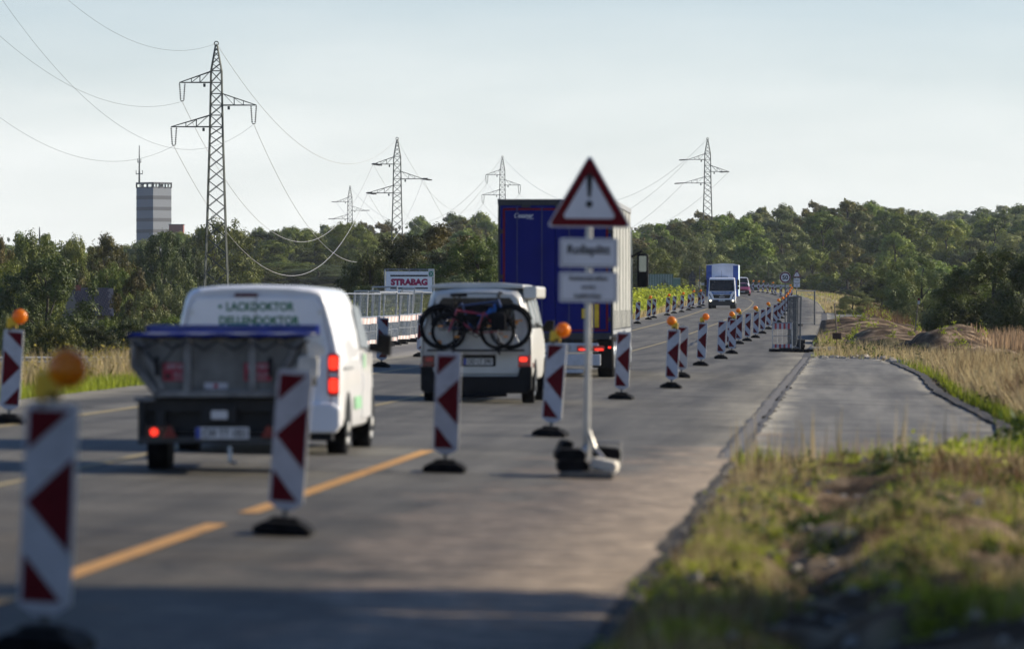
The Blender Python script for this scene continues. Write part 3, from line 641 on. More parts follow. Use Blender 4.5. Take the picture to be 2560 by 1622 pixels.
for cx in (-.40, .36):
    s = panel_xz('red_sticker', rrect(cx - .125, cx + .125, .89, 1.06, .01, 2), -.002, RST, tr, d=.006)
    text('LKW 2611', SHEETW, s, .19, cx, 1.025, -.009, 'sticker_print', bold=.02, height=.042)
    text('VERLEIH', SHEETW, s, .13, cx + .035, .955, -.009, 'sticker_print', bold=0, height=.03)
    text('HANDEL', SHEETW, s, .11, cx + .035, .915, -.009, 'sticker_print', bold=0, height=.022)
    MB().disc((cx - .08, -.0095, .935), .026, 'y', .003, 12).build('sticker_mark', BLACKT, s)
s = panel_xz('white_sticker', rrect(-.14, .08, .815, .875, .006, 2), -.002, SHEETW, tr, d=.006); MB().disc((-.03, -.0105, .845), .022, 'y', .003, 10).build('sticker_mark', RST, s)
for x, z in ((.48, 1.02), (-.58, 1.03)): MB().box(x - .018, x + .018, -.075, -.05, z - .09, z + .09).build('latch', BLACKP, tr)
fr = MB(); fr.box(-.74, .74, .05, 3.0, .60, .72); fr.box(-.70, .70, .12, .16, .40, .62); MB().box(-.76, .76, -.04, .10, .31, .37).build('rear_bar', mat('bar_grey', (.05, .052, .053), .6), tr, bevel=.006)
for x in (-.55, .52): fr.box(x - .04, x + .04, .0, 3.6, .42, .62)
fr.box(-.16, .16, -.02, .04, .50, .66); fr.box(-.76, -.70, .0, .08, .3, .72); fr.box(.70, .76, .0, .08, .3, .72)
fr.build('chassis', TDARK, tr, bevel=.005)
panel_xz('type_label', rrect(-.075, .08, .535, .615, .01, 2), -.024, PLATEW, tr, d=.005)
MB().tube([(-.4, 3.0, .5), (0, 5.2, .45), (0, 6.3, .47)], .045, 8).tube([(.4, 3.0, .5), (0, 5.2, .45)], .045, 8).build('drawbar', TDARK, tr)
for sg in (-1, 1):
    wheel(tr, sg * .735, 1.35, .31, .20, sgn=sg); wheel(tr, sg * .735, 2.02, .31, .20, sgn=sg)
    md = MB(); pr = []
    for a in range(180, -1, -15): pr.append((1.35 + .40 * math.cos(R(a)) + (.67 if a < 90 else 0), .33 + .40 * math.sin(R(a))))
    md.prism(pr + [(y_ + (-.02 if y_ > 1.7 else .02), z_ - .02) for y_, z_ in pr[::-1]], min(sg * .52, sg * .78), max(sg * .52, sg * .78), axis='x'); md.build('mudguard', BLACKP, tr)
    MB().box(min(sg * .60, sg * .80), max(sg * .60, sg * .80), .0, .35, .70, .735).build('side_shelf', mat('shelf_grey', (.18, .19, .2), .5), tr)
    lg = MB().prism(rrect(min(sg * .42, sg * .68), max(sg * .42, sg * .68), .36, .47, .02), -.06, -.02).build('light_cluster', mat('lens_dark', (.06, .01, .01), .25, coat=1), tr)
    MB().disc((sg * .605, -.064, .415), .036, 'y', .01, 16).build('lit_lamp', TAILON if sg < 0 else TAILR, lg)
    MB().prism([(sg * .46 - .07, .365), (sg * .46 + .07, .365), (sg * .46, .48)][::-1], -.075, -.062).build('triangle_reflector', mat('reflector_red', (.22, .01, .012), .3), lg)
plate(tr, .03, .405, -.046, 'CW TT 1051', w=.50)
MB().tube([(.1, .0, .28), (.1, -.01, .14), (.16, -.01, .12)], .022, 6).build('prop_stand', GALV, tr)

# ------------------------------------------------------------------ white camper van carrying bicycles
Yc = 93; X0 = at(1191, Yc)
cv = thing('camper_van', 'older white camper van with dark rear window, carrying two bicycles on its tailgate', 'camper van', (X0, Yc, float(road_z(Yc, X0 - float(XR(Yc)))) - .03), HEAD)
CW = mat('aged_white_paint', (.60, .595, .56), .4, coat=.3, n=.06, ns=3)
body(cv, [(0.04, .86, .50, 1.20, 1.78, .66), (0.0, .90, .46, 1.20, 1.80, .70), (.05, .915, .44, 1.20, 1.86, .73), (.3, .92, .42, 1.2, 1.90, .76), (1.5, .925, .40, 1.2, 1.91, .78), (3.2, .925, .38, 1.2, 1.90, .78), (3.75, .92, .38, 1.15, 1.68, .74),
          (4.15, .91, .38, 1.05, 1.22, .80), (4.7, .86, .4, .9, .98, .74), (4.85, .78, .42, .7, .84, .66)], CW)
cxs = lambda z: .905 - max(0, z - 1.2) * .2
panel_xz('tailgate', [(-.68, .50), (-.72, .56), (-.72, 1.2), (-.665, 1.74), (-.60, 1.80), (.60, 1.80), (.665, 1.74), (.72, 1.2), (.72, .56), (.68, .50)], .0, CW, cv, d=.014, bevel=.01)
panel_xz('rear_window', [(-.65, 1.28), (-.60, 1.20), (.60, 1.20), (.65, 1.28), (.60, 1.68), (.55, 1.74), (-.55, 1.74), (-.60, 1.68)], -.014, GLASSD, cv, d=.008)
panel_xz('tailgate_trim', rrect(-.30, .36, .815, .845, .008), -.014, mat('trim_silver', (.6, .62, .66), .3, metal=.3), cv, d=.012)
panel_xz('plate_recess', rrect(-.28, .32, .62, .81, .02), -.014, BLACKP, cv, d=.004)
plate(cv, .03, .70, -.018, 'OD LT 390', w=.48, h=.11)
for sg in (-1, 1):
    l = MB().prism(rrect(min(sg * .68, sg * .885), max(sg * .68, sg * .885), .60, .80, .02), -.02, .06).build('tail_light', mat('tail_dark', (.12, .006, .008), .25, coat=.8) if sg < 0 else TAILR, cv, bevel=.008)
    MB().prism(rrect(min(sg * .71, sg * .83), max(sg * .71, sg * .83), .70, .77, .02), -.026, -.019).build('lit_lamp', TAILON if sg > 0 else TAILR, l)
    arch(cv, sg * .92, .85, .40, .34, sg); wheel(cv, sg * .905, .85, .325, .2, sgn=sg); arch(cv, sg * .92, 3.78, .40, .34, sg); wheel(cv, sg * .905, 3.78, .325, .2, sgn=sg)
    for ya, yb in ((.35, 1.25), (1.42, 2.42), (2.6, 3.55)): side_pane('side_window', cv, [(ya, 1.24), (yb, 1.24), (yb - .06 - (.22 if yb > 3 else 0), 1.70), (ya + .08, 1.70)], cxs, GLASSD, sg)
    side_pane('side_reflector', cv, [(.1, .60), (.34, .60), (.34, .68), (.1, .68)], lambda z: .92, TAILR, sg)
    MB().prism([(sg * .90, 1.18), (sg * 1.08, 1.16), (sg * 1.10, 1.36), (sg * .98, 1.37), (sg * .90, 1.24)][::sg], 3.45, 3.56).build('door_mirror', BLACKP, cv, bevel=.02)
bp = MB(); bp.prism([(-.91, .62), (-.91, .24), (-.80, .18), (.80, .18), (.91, .24), (.91, .62), (.72, .62), (.68, .46), (-.68, .46), (-.72, .62)][::-1], -.07, .10); bp.build('bumper', BLACKP, cv, bevel=.02)
MB().tube([(-.45, -.03, .18), (-.1, -.04, .14), (.5, -.03, .17)], .045, 8).build('exhaust', BLACKP, cv)
rf = MB(); rf.prism([(-.76, 1.895), (.78, 1.895), (.76, 1.955), (.4, 1.985), (-.4, 1.985), (-.74, 1.955)][::-1], .10, 2.9); rf.build('pop_up_roof', CW, cv, bevel=.02)
aw = MB(); aw.prism(rrect(.76, .98, 1.73, 1.93, .04), .15, 2.9); aw.build('awning_box', CW, cv, bevel=.01)
rk = MB()
for x in (-.36, .38): rk.tube([(x, -.02, 1.80), (x, -.16, 1.62), (x, -.17, .95), (x, -.03, .82)], .014, 6)
rk.box(-.78, .80, -.20, -.13, .87, .90); rk.box(-.78, .80, -.42, -.35, .87, .90)
for x in (-.36, .38): rk.box(x - .015, x + .015, -.42, -.1, .85, .875)
rk.build('bike_rack', BLACKP, cv)
for x, z in ((-.60, .99), (-.62, 1.0), (.655, 1.33)): MB().prism(rrect(x - .03, x + .03, z - .03, z + .05, .01, 2), -.022, -.010).build('orange_reflector', mat('orange_refl', (.85, .30, .02), .3), cv)
GL = {}
def bicycle(name, label, ox, oy, oz, wb, r, cf, tyre, flip, small=False):
    c = math.cos(HEAD); s_ = math.sin(HEAD)
    lx = (cv.location.x + ox * c - oy * s_, cv.location.y + ox * s_ + oy * c, cv.location.z + oz)
    t = thing(name, label, 'bicycle', lx, HEAD + (math.pi if flip else 0), 'bicycles carried behind the camper van')
    fm = mat('frame_' + label[:6], cf, .3, coat=.6, n=.05)
    A = Vector((-wb / 2, 0, r)); B = Vector((wb / 2, 0, r)); k = r / .35
    BB = Vector((-wb / 2 + .43 * wb, 0, r - .03 * k)); ST = BB + Vector((-.15 * k, 0, .42 * k)); HT = Vector((wb / 2 - .17 * wb, 0, r + .42 * k)); HB = HT + Vector((.05 * k, 0, -.13 * k))
    f = MB(); f.tube([BB, ST], .017, 8).tube([ST + (BB - ST) * .1, HT], .016, 8).tube([BB, HB], .021, 8).tube([HB, HT + Vector((-.01, 0, .03))], .022, 8)
    for sg in (-.045, .045): f.tube([A + Vector((0, sg, 0)), BB], .010, 6).tube([A + Vector((0, sg, 0)), ST], .009, 6)
    f.build('frame', fm, t, smooth=True)
    fk = MB()
    for sg in (-.05, .05): fk.tube([B + Vector((0, sg, 0)), HB + Vector((.01, sg * .9, -.02))], .014, 6)
    fk.build('fork', fm if small else BLACKP, t)
    for nm, cc in (('rear_wheel', A), ('front_wheel', B)):
        w = MB().torus(cc, r - .03 * k, .036 * k, 'y', 32, 8).build(nm, tyre, t, smooth=True)
        q = MB().torus(cc, r - .052 * k, .009, 'y', 32, 5)
        for i in range(18):
            a = 2 * math.pi * i / 18; q.tube([cc + Vector((.03 * math.cos(a + 1.2), (.02 if i % 2 else -.02), .03 * math.sin(a + 1.2))), cc + Vector(((r - .055 * k) * math.cos(a), 0, (r - .055 * k) * math.sin(a)))], .0022, 3)
        q.tube([cc + Vector((0, -.05, 0)), cc + Vector((0, .05, 0))], .02, 8); q.build('rim', CHROME, w)
        rr = MB()
        for a in (.6, 3.7): rr.box(cc.x + r * .55 * math.cos(a) - .04, cc.x + r * .55 * math.cos(a) + .04, -.008, .008, cc.z + r * .55 * math.sin(a) - .012, cc.z + r * .55 * math.sin(a) + .012)
        rr.build('spoke_reflector', MATS['orange_refl'], w)
    h = MB(); h.tube([HT, HT + Vector((-.02, 0, .10 * k)), HT + Vector((.05 * k, 0, .13 * k))], .014, 6).tube([HT + Vector((.02, -.28 * k, .15 * k)), HT + Vector((.05, -.1, .13 * k)), HT + Vector((.05, .1, .13 * k)), HT + Vector((.02, .28 * k, .15 * k))], .013, 6)
    h.build('handlebar', BLACKP, t)
    for nm, cx_, s_g in (('pannier_bag', A.x - .02, .10), ('frame_bag', (BB.x + HT.x) / 2 - .02, 0)):
        if nm == 'pannier_bag': MB().prism(rrect(cx_ - .15 * k, cx_ + .15 * k, r + .02, r + .36 * k, .05), .06, .16).build(nm, mat('black_cloth', (.010, .010, .012), .9, spec=.1), t, bevel=.03)
        else: MB().prism([(BB.x + .02, BB.z + .08), (ST.x + .05, ST.z - .06), (HT.x - .06, HT.z - .06)], -.03, .03).build(nm, MATS['black_cloth'], t, bevel=.01)
    fd = MB()
    for cc in (A, B):
        fd.tube([cc + Vector(((r + .02) * math.cos(R(a)), 0, (r + .02) * math.sin(R(a)))) for a in range(20, 171, 15)], .016, 5)
    build_each(fd, 'mudguard', BLACKP, t)
    sd = MB(); sd.tube([ST, ST + Vector((-.04 * k, 0, .12 * k))], .012, 6); q0 = ST + Vector((-.04 * k, 0, .13 * k))
    sd.loft([[(q0.x + u, q0.y + v * w_, q0.z + zz) for v, zz in ((-1, 0), (0, .025), (1, 0), (0, -.03))] for u, w_ in ((-.14 * k, .07), (-.08 * k, .075), (.02, .03), (.13 * k, .015))]); sd.build('saddle', BLACKP, t)
    cr_ = MB(); cr_.torus(BB + Vector((0, .05, 0)), .075 * k, .008, 'y', 20, 5).tube([BB + Vector((-.12 * k, -.07, -.1 * k)), BB + Vector((0, -.06, 0)), BB + Vector((0, .06, 0)), BB + Vector((.12 * k, .07, .1 * k))], .011, 6)
    cr_.box(BB.x - .17 * k, BB.x - .08 * k, -.15, -.07, BB.z - .11 * k, BB.z - .09 * k); cr_.box(BB.x + .08 * k, BB.x + .17 * k, .07, .15, BB.z + .09 * k, BB.z + .11 * k); cr_.build('crankset', BLACKP, t)
    return t, fm
bicycle('bicycle', 'large dark bicycle with thin black tyres, closest to the camper tailgate', -.0, -.17, .905, 1.13, .355, (.03, .06, .16), RUBBER, False)
bicycle('bicycle', 'smaller red framed bicycle hanging outermost behind the camper van', -.03, -.39, .905, .80, .285, (.26, .008, .03), RUBBER, True, True)
bgl = (cv.location.x + .12, cv.location.y - .30, cv.location.z + 1.42)
jk = thing('blue_jacket', 'crumpled bright blue cloth tied over the bicycles behind the camper', 'cloth', bgl, HEAD)
m = MB(); rng_ = random.Random(3)
m.loft([[(-.22 + .42 * i / 6 + .02 * rng_.uniform(-1, 1), .05 * math.cos(a) + .01 * rng_.uniform(-1, 1), -.10 + .26 * i / 6 + (.05 + .035 * math.sin(i * 1.4)) * math.sin(a) + .01 * rng_.uniform(-1, 1)) for a in [2 * math.pi * j / 8 for j in range(8)]] for i in range(7)])
m.build('cloth', mat('bright_blue_cloth', (.02, .16, .55), .7, n=.2, ns=9), jk, smooth=True, ang=70)
# ------------------------------------------------------------------ articulated lorry
Yl = 126; X0 = at(1388.7, Yl)
lo = thing('articulated_lorry', 'articulated lorry with dark blue rear doors edged in red and pale grey curtain side', 'lorry', (X0, Yl, float(road_z(Yl, X0 - float(XR(Yl)))) - .03), -.050)
NAVY = mat('navy_paint', (.004, .009, .16), .45, spec=.12, n=.08, ns=1.5, c2=(.004, .008, .125)); LRED = mat('lorry_red', (.2, .006, .008), .5, spec=.15)
CURT = mat('curtain_grey', (.34, .345, .32), .6, c2=(.27, .28, .26), ns=1.4, stretch=(1, .5, 1)); LFRM = mat('lorry_frame', (.02, .022, .03), .5, n=.1)
MB().box(-1.235, 1.235, .05, 13.6, 1.02, 3.90).build('box_frame', NAVY, lo)
fr = MB(); fr.box(-1.275, 1.275, -.02, .10, 3.82, 3.96); fr.box(-1.275, -1.225, -.02, .08, .98, 3.82); fr.box(1.225, 1.275, -.02, .08, .98, 3.82); fr.box(-1.275, 1.275, -.02, .10, .93, 1.0)
for x in (-.66, .1, .7): fr.box(x - .10, x + .10, -.05, .0, 3.78, 3.93)
fr.build('door_frame', LFRM, lo, bevel=.008)
for sg in (-1, 1):
    d = MB().box(min(sg * .006, sg * 1.222), max(sg * .006, sg * 1.222), -.015, .04, 1.0, 3.82).build('rear_door', NAVY, lo, bevel=.006)
    tm = MB(); a, b_ = sg * 1.12, sg * 1.165
    tm.box(min(a, b_), max(a, b_), -.019, -.014, 1.04, 3.76); tm.box(min(0, a), max(0, a), -.019, -.014, 3.715, 3.76); tm.box(min(0, a), max(0, a), -.019, -.014, 1.04, 1.075); tm.build('red_trim', LRED, d)
    rd = MB()
    for xx in (.30, .85): rd.tube([(sg * xx, -.035, 1.0), (sg * xx, -.035, 3.80)], .014, 6)
    rd.build('lock_rod', mat('rod_blue', (.02, .025, .16), .4), d)
    for zz in (1.25, 2.2, 3.2): MB().box(min(sg * 1.17, sg * 1.24), max(sg * 1.17, sg * 1.24), -.035, -.015, zz, zz + .09).build('hinge', LFRM, d)
text('Cesaner', PLATEW, lo, .42, -.70, 3.60, -.016, 'lettering', bold=.02, height=.11, shear=.25)
text('trans', PLATEW, lo, .16, -.56, 3.53, -.016, 'lettering', bold=0, height=.035, shear=.25)
for x0, x1, z0, z1 in ((.78, .985, 1.10, 1.66), (.56, .70, 1.30, 1.56)):
    q = MB().box(x0, x1, -.022, -.015, z0, z1).build('warning_board', LRED if x0 > .7 else BLACKT, lo); MB().box(x0 + .025, x1 - .025, -.025, -.021, z0 + .025, z1 - .025).build('yellow_field', YELLOWB, q)
for sg in (-1, 1):
    sd = MB(); yy = np.linspace(.08, 13.58, 60)
    for i in range(59):
        xa, xb = 1.255 + .012 * math.sin(i * 1.1), 1.255 + .012 * math.sin((i + 1) * 1.1)
        sd.add([(sg * xa, yy[i], 1.05), (sg * xb, yy[i + 1], 1.05), (sg * xb, yy[i + 1], 3.86), (sg * xa, yy[i], 3.86)], [(0, 1, 2, 3) if sg > 0 else (3, 2, 1, 0)])
    sd.build('curtain_side', CURT, lo, smooth=True, ang=60)
    st_ = MB()
    for i in range(17): st_.box(min(sg * 1.262, sg * 1.272), max(sg * 1.262, sg * 1.272), .55 + i * .77, .585 + i * .77, 1.06, 3.86 if i % 3 == 0 else 1.5)
    st_.build('curtain_straps', mat('strap_grey', (.30, .30, .28), .7), lo)
rl = MB()
for sg in (-1, 1): rl.box(min(sg * 1.24, sg * 1.285), max(sg * 1.24, sg * 1.285), .0, 13.6, 3.86, 3.97); rl.box(min(sg * 1.24, sg * 1.28), max(sg * 1.24, sg * 1.28), .0, 13.6, .97, 1.06)
rl.box(-1.24, 1.24, .1, 13.6, 3.9, 3.95)
for i in range(18):
    for sg in (-1, 1): rl.box(min(sg * 1.26, sg * 1.275), max(sg * 1.26, sg * 1.275), .4 + i * .75, .43 + i * .75, .90, 1.1)
rl.build('roof_rail', mat('rail_grey', (.42, .43, .44), .45, metal=.4), lo)
bf = MB(); bf.box(-1.2, 1.2, -.02, 13.4, .86, .94); bf.box(-.55, -.40, .2, 13.0, .62, .88); bf.box(.40, .55, .2, 13.0, .62, .88); bf.build('chassis', LFRM, lo)
ub = MB(); ub.box(-1.22, 1.0, -.06, .06, .28, .53); ub.box(-1.22, .95, -.04, .06, .58, .78); ub.build('rear_bumper', mat('bumper_pale', (.50, .52, .55), .5, n=.08), lo, bevel=.015)
MB().box(-1.20, .62, -.07, .0, .12, .20).build('step_bar', MATS['bumper_pale'], lo)
MB().disc((.28, -.045, .68), .075, 'y', .02, 18).build('coupling', GALV, lo)
for x0 in (.60, .95): MB().prism(rrect(x0 - .12, x0 + .14, .60, .72, .03), -.08, -.03).build('tail_light', TAILR, lo)
MB().box(.52, .70, -.09, -.079, .615, .655).build('lit_lamp', TAILON, lo); MB().box(.88, 1.06, -.09, -.079, .615, .655).build('lit_lamp', TAILON, lo)
MB().prism([(.70, .61), (.86, .61), (.78, .74)][::-1], -.085, -.06).build('triangle_reflector', MATS['reflector_red'], lo)
MB().box(-1.0, -.74, -.09, -.079, .615, .655).build('lit_lamp', TAILMID, lo)
MB().box(1.17, 1.23, -.05, -.02, .66, .70).build('marker_lamp', TAILON, lo)
plate(lo, -.45, .68, -.042, 'TSA 72 GH', w=.5, h=.12)
panel_xz('country_mark', rrect(-.80, -.55, .36, .50, .02), -.062, EUBLUE, lo, d=.004)
for sg in (-1, 1):
    for yy in (1.6, 2.9, 4.2): wheel(lo, sg * 1.25, yy, .50, .36, sgn=sg)
    fl = MB(); fl.box(min(sg * .80, sg * 1.22), max(sg * .80, sg * 1.22), .80, .82, .22, .82); fl.build('mud_flap', BLACKP, lo)
    wheel(lo, sg * 1.22, 11.3, .50, .55, sgn=sg); wheel(lo, sg * 1.22, 15.2, .50, .3, sgn=sg)
    MB().box(min(sg * 1.21, sg * 1.25), max(sg * 1.21, sg * 1.25), 5.2, 9.8, .45, .93).build('side_guard', mat('guard_grey', (.3, .31, .32), .5), lo)
cabm = MB(); cabm.loft([[(-1.2, y, .6), (1.2, y, .6), (1.24, y, 1.2), (1.24, y, zt - .3), (1.12, y, zt), (-1.12, y, zt), (-1.24, y, zt - .3), (-1.24, y, 1.2)] for y, zt in ((13.95, 3.6), (14.3, 3.75), (15.6, 3.75), (16.1, 3.2), (16.3, 1.9))]); cabm.build('cab', mat('cab_paint', (.05, .07, .12), .3, coat=.6), lo, bevel=.03)
for sg in (-1, 1):
    mr = MB(); mr.prism(rrect(min(sg * 1.38, sg * 1.66), max(sg * 1.38, sg * 1.66), 2.06, 2.90, .07), 15.3, 15.48); mo = mr.build('cab_mirror', BLACKP, lo, bevel=.03)
    MB().prism(rrect(min(sg * 1.43, sg * 1.61), max(sg * 1.43, sg * 1.61), 2.45, 2.84, .03), 15.285, 15.299).build('mirror_glass', mat('mirror_glass', (.25, .3, .33), .04, metal=1, n=.02), mo)
    MB().tube([(sg * 1.2, 15.4, 2.8), (sg * 1.5, 15.4, 2.96)], .03, 6).build('mirror_arm', BLACKP, mo)

# ------------------------------------------------------------------ oncoming box lorry
Yo = 444; X0 = at(1804.5, Yo)
ol = thing('box_lorry', 'oncoming lorry with white cab and blue and white tarpaulin box, headlights on', 'lorry', (X0, Yo, float(road_z(Yo, X0 - float(XR(Yo)))) + .02), HEAD)
BT = mat('tarp_mid_blue', (.012, .085, .42), .45, n=.15, ns=3, bump=.3, bs=3); WT = mat('tarp_white', (.66, .69, .78), .5, n=.05, ns=2); LC = mat('cab_white', (.85, .86, .9), .3, coat=.5, n=.03)
cab = MB(); secs = [(0.0, .44, 1.30, 1.0), (-.0, .44, 1.30, 1.05)]
cb = MB(); cb.loft([[(-1.02, 0, .45), (1.02, 0, .45), (1.07, .02, .9), (1.05, .02, 1.30), (-1.05, .02, 1.30), (-1.07, .02, .9)], [(-1.06, .3, .45), (1.06, .3, .45), (1.10, .3, .9), (1.08, .3, 1.36), (-1.08, .3, 1.36), (-1.10, .3, .9)], [(-1.06, 1.6, .45), (1.06, 1.6, .45), (1.10, 1.6, .9), (1.08, 1.6, 1.36), (-1.08, 1.6, 1.36), (-1.10, 1.6, .9)]])
cb.loft([[(-1.05, .02, 1.30), (1.05, .02, 1.30), (1.08, 1.6, 1.30), (-1.08, 1.6, 1.30)], [(-.98, .22, 2.33), (.98, .22, 2.33), (1.02, 1.6, 2.33), (-1.02, 1.6, 2.33)], [(-.92, .36, 2.43), (.92, .36, 2.43), (.95, 1.6, 2.43), (-.95, 1.6, 2.43)]])
cb.build('cab', LC, ol, bevel=.03)
def slope(x0, x1, z0, z1, m, name, d=.012, k=.0):
    y0, y1 = .02 + (z0 - 1.3) * .194 if z0 > 1.3 else 0, .02 + (z1 - 1.3) * .194 if z1 > 1.3 else 0
    return MB().add([(x0, y0 - d, z0), (x1, y0 - d, z0), (x1 - k, y1 - d, z1), (x0 + k, y1 - d, z1), (x0, y0 + .02, z0), (x1, y0 + .02, z0), (x1 - k, y1 + .02, z1), (x0 + k, y1 + .02, z1)], [(0, 1, 2, 3), (5, 4, 7, 6), (4, 0, 3, 7), (1, 5, 6, 2), (3, 2, 6, 7), (4, 5, 1, 0)]).build(name, m, ol)
slope(-.97, .97, 1.36, 2.24, GLASSD, 'windscreen', k=.04)
MB().prism([(-.86, 1.31), (.86, 1.31), (.70, 1.12), (-.70, 1.12)], -.014, .01).build('blue_band', mat('band_blue', (.03, .16, .48), .4), ol)
text('Die Elysdorfer', PLATEW, ol, 1.25, 0, 1.22, -.015, 'lettering', bold=.01, height=.13)
g = MB().prism([(-.70, 1.08), (.70, 1.08), (.60, .80), (-.60, .80)], -.016, .01).build('grille', BLACKP, ol)
text('MAN', PLATEW, g, .42, 0, .90, -.017, 'lettering', bold=.03, height=.09)
MB().prism([(-.2, 1.09), (.2, 1.09), (.08, 1.0), (-.08, 1.0)], -.022, -.015).build('badge', CHROME, g)
for sg in (-1, 1):
    MB().prism([(sg * .95, 1.14), (sg * 1.0, 1.1), (sg * .84, .80), (sg * .78, .80)][::-sg], -.012, .01).build('air_slot', BLACKP, ol)
    hl = MB().prism(rrect(min(sg * .68, sg * 1.0), max(sg * .68, sg * 1.0), .54, .70, .03), -.09, -.05).build('headlight', mat('lamp_clear', (.35, .36, .38), .1, coat=1), ol)
    MB().disc((sg * .88, -.095, .615), .07, 'y', .012, 16).build('lit_lamp', HEADON, hl)
    wheel(ol, sg * 1.05, .75, .42, .26, sgn=sg); wheel(ol, sg * 1.05, 5.0, .42, .5, sgn=sg)
    mr = MB().prism(rrect(min(sg * 1.17, sg * 1.36), max(sg * 1.17, sg * 1.36), 1.78, 2.24, .04), .05, .2).build('cab_mirror', BLACKP, ol, bevel=.02)
    MB().prism(rrect(min(sg * 1.17, sg * 1.36), max(sg * 1.17, sg * 1.36), 1.50, 1.72, .04), .05, .2).build('wide_mirror', BLACKP, mr); MB().tube([(sg * .98, .3, 2.25), (sg * 1.27, .12, 2.27), (sg * 1.27, .12, 1.5)], .022, 6).build('mirror_arm', BLACKP, mr)
MB().prism([(-1.04, .69), (1.04, .69), (1.06, .5), (1.0, .24), (-1.0, .24), (-1.06, .5)], -.05, .4).build('bumper', mat('bumper_black', (.014, .014, .016), .5), ol, bevel=.03)
plate(ol, 0, .62, -.052, 'HEI ML 71', w=.52)
MB().tube([(-.5, .4, 2.46), (-.5, .3, 2.50), (.45, .3, 2.50), (.45, .4, 2.46)], .015, 6).tube([(-.03, .5, 2.43), (-.03, .5, 2.95)], .008, 5).build('roof_aerial', BLACKP, ol)
MB().disc((-.86, -.06, 2.16), .09, 'y', .05, 12).build('kerb_mirror', BLACKP, ol)
bx = MB(); bx.loft([[(-1.25, y, .95), (1.25, y, .95), (1.25, y, 3.38), (.8, y, 3.44), (-.8, y, 3.46), (-1.25, y, 3.40)] for y in (1.75, 7.9)]); bx.build('box', BT, ol, bevel=.01)
MB().prism([(-.82, 1.2), (.82, 1.2), (.85, 3.36), (-.82, 3.38)], 1.735, 1.75).build('white_front_panel', WT, ol)
tpn = MB(); tpn.loft([[(-1.27, y, 3.39), (-1.2, y, 3.42), (0, y, 3.54), (.9, y, 3.50), (1.27, y, 3.42), (1.27, y, 3.36)] for y in (1.72, 2.0, 7.92)]); tpn.build('roof_tarp', WT, ol, smooth=True)
MB().box(1.252, 1.262, 1.9, 7.9, 1.0, 3.38).build('side_tarp', mat('tarp_pale_side', (.55, .70, .72), .5, n=.08), ol)
MB().box(-.4, .4, .5, 7.8, .55, .8).build('chassis', BLACKP, ol)

# ------------------------------------------------------------------ oncoming red car and white van behind it
def car(name, label, px, y, secs, m, W, ws, gl, rows, zo=0):
    x = at(px, y); c = thing(name, label, 'car' if name == 'hatchback_car' else 'van', (x, y, float(road_z(y, x - float(XR(y)))) + zo), -math.atan((float(XR(y + 5)) - float(XR(y - 5))) / 10))
    body(c, secs, m)
    z0, z1, y0, y1, w0, w1 = ws
    MB().add([(-w0, y0 - .012, z0), (w0, y0 - .012, z0), (w1, y1 - .012, z1), (-w1, y1 - .012, z1)] + [(-w0, y0 + .02, z0 - .01), (w0, y0 + .02, z0 - .01), (w1, y1 + .02, z1 - .01), (-w1, y1 + .02, z1 - .01)], [(0, 1, 2, 3), (5, 4, 7, 6), (4, 0, 3, 7), (1, 5, 6, 2), (3, 2, 6, 7), (4, 5, 1, 0)]).build('windscreen', GLASSD, c)
    for sg in (-1, 1):
        for (ya, yb, za, zb) in gl: side_pane('side_window', c, [(ya, za), (yb, za), (yb - .1, zb), (ya + (zb - za) * 1.2, zb)], lambda z: W - .03 - (z - za) * .3, GLASSD, sg)
        for yy in rows: arch(c, sg * (W - .01), yy, .36, .33, sg); wheel(c, sg * (W - .015), yy, .315, .2, sgn=sg)
        MB().prism([(sg * (W - .05), rows[2 - 1] * 0 + z0 - .02), (sg * (W + .15), z0), (sg * (W + .15), z0 + .14), (sg * (W + .02), z0 + .13)][::sg], y0 + .35, y0 + .47).build('door_mirror', BLACKP, c, bevel=.01)
    return c
CR = mat('crimson_paint', (.17, .006, .035), .35, coat=.3, spec=.3, n=.05)
rc = car('hatchback_car', 'dark red hatchback following the oncoming blue and white lorry', 1857, 640,
         [(0.02, .62, .42, .62, .68, .55, .01), (.0, .74, .32, .62, .74, .62, .02), (.18, .86, .24, .66, .82, .70, .03), (.55, .89, .22, .70, .93, .74, .04), (1.0, .90, .22, .86, 1.02, .74, .04), (1.65, .90, .22, .92, 1.40, .60, .04), (2.2, .90, .22, .92, 1.47, .60, .03), (3.2, .90, .22, .92, 1.45, .60, .03), (3.9, .89, .24, .92, 1.3, .58, .02), (4.2, .86, .3, .9, .98, .6, .02)],
         CR, .90, (1.06, 1.43, 1.0, 1.6, .68, .58), [(1.5, 2.3, .97, 1.36), (2.4, 3.4, .97, 1.36)], (.85, 3.4))
MB().prism([(-.70, .60), (.70, .60), (.78, .36), (.6, .24), (-.6, .24), (-.78, .36)], -.03, .06).build('grille', BLACKP, rc)
plate(rc, 0, .50, -.032, 'PI KS 208', w=.5)
for sg in (-1, 1): MB().prism([(sg * .50, .66), (sg * .80, .74), (sg * .84, .66), (sg * .60, .60)][::-sg], -.02, .12).build('headlight', MATS['lamp_clear'], rc, bevel=.01)
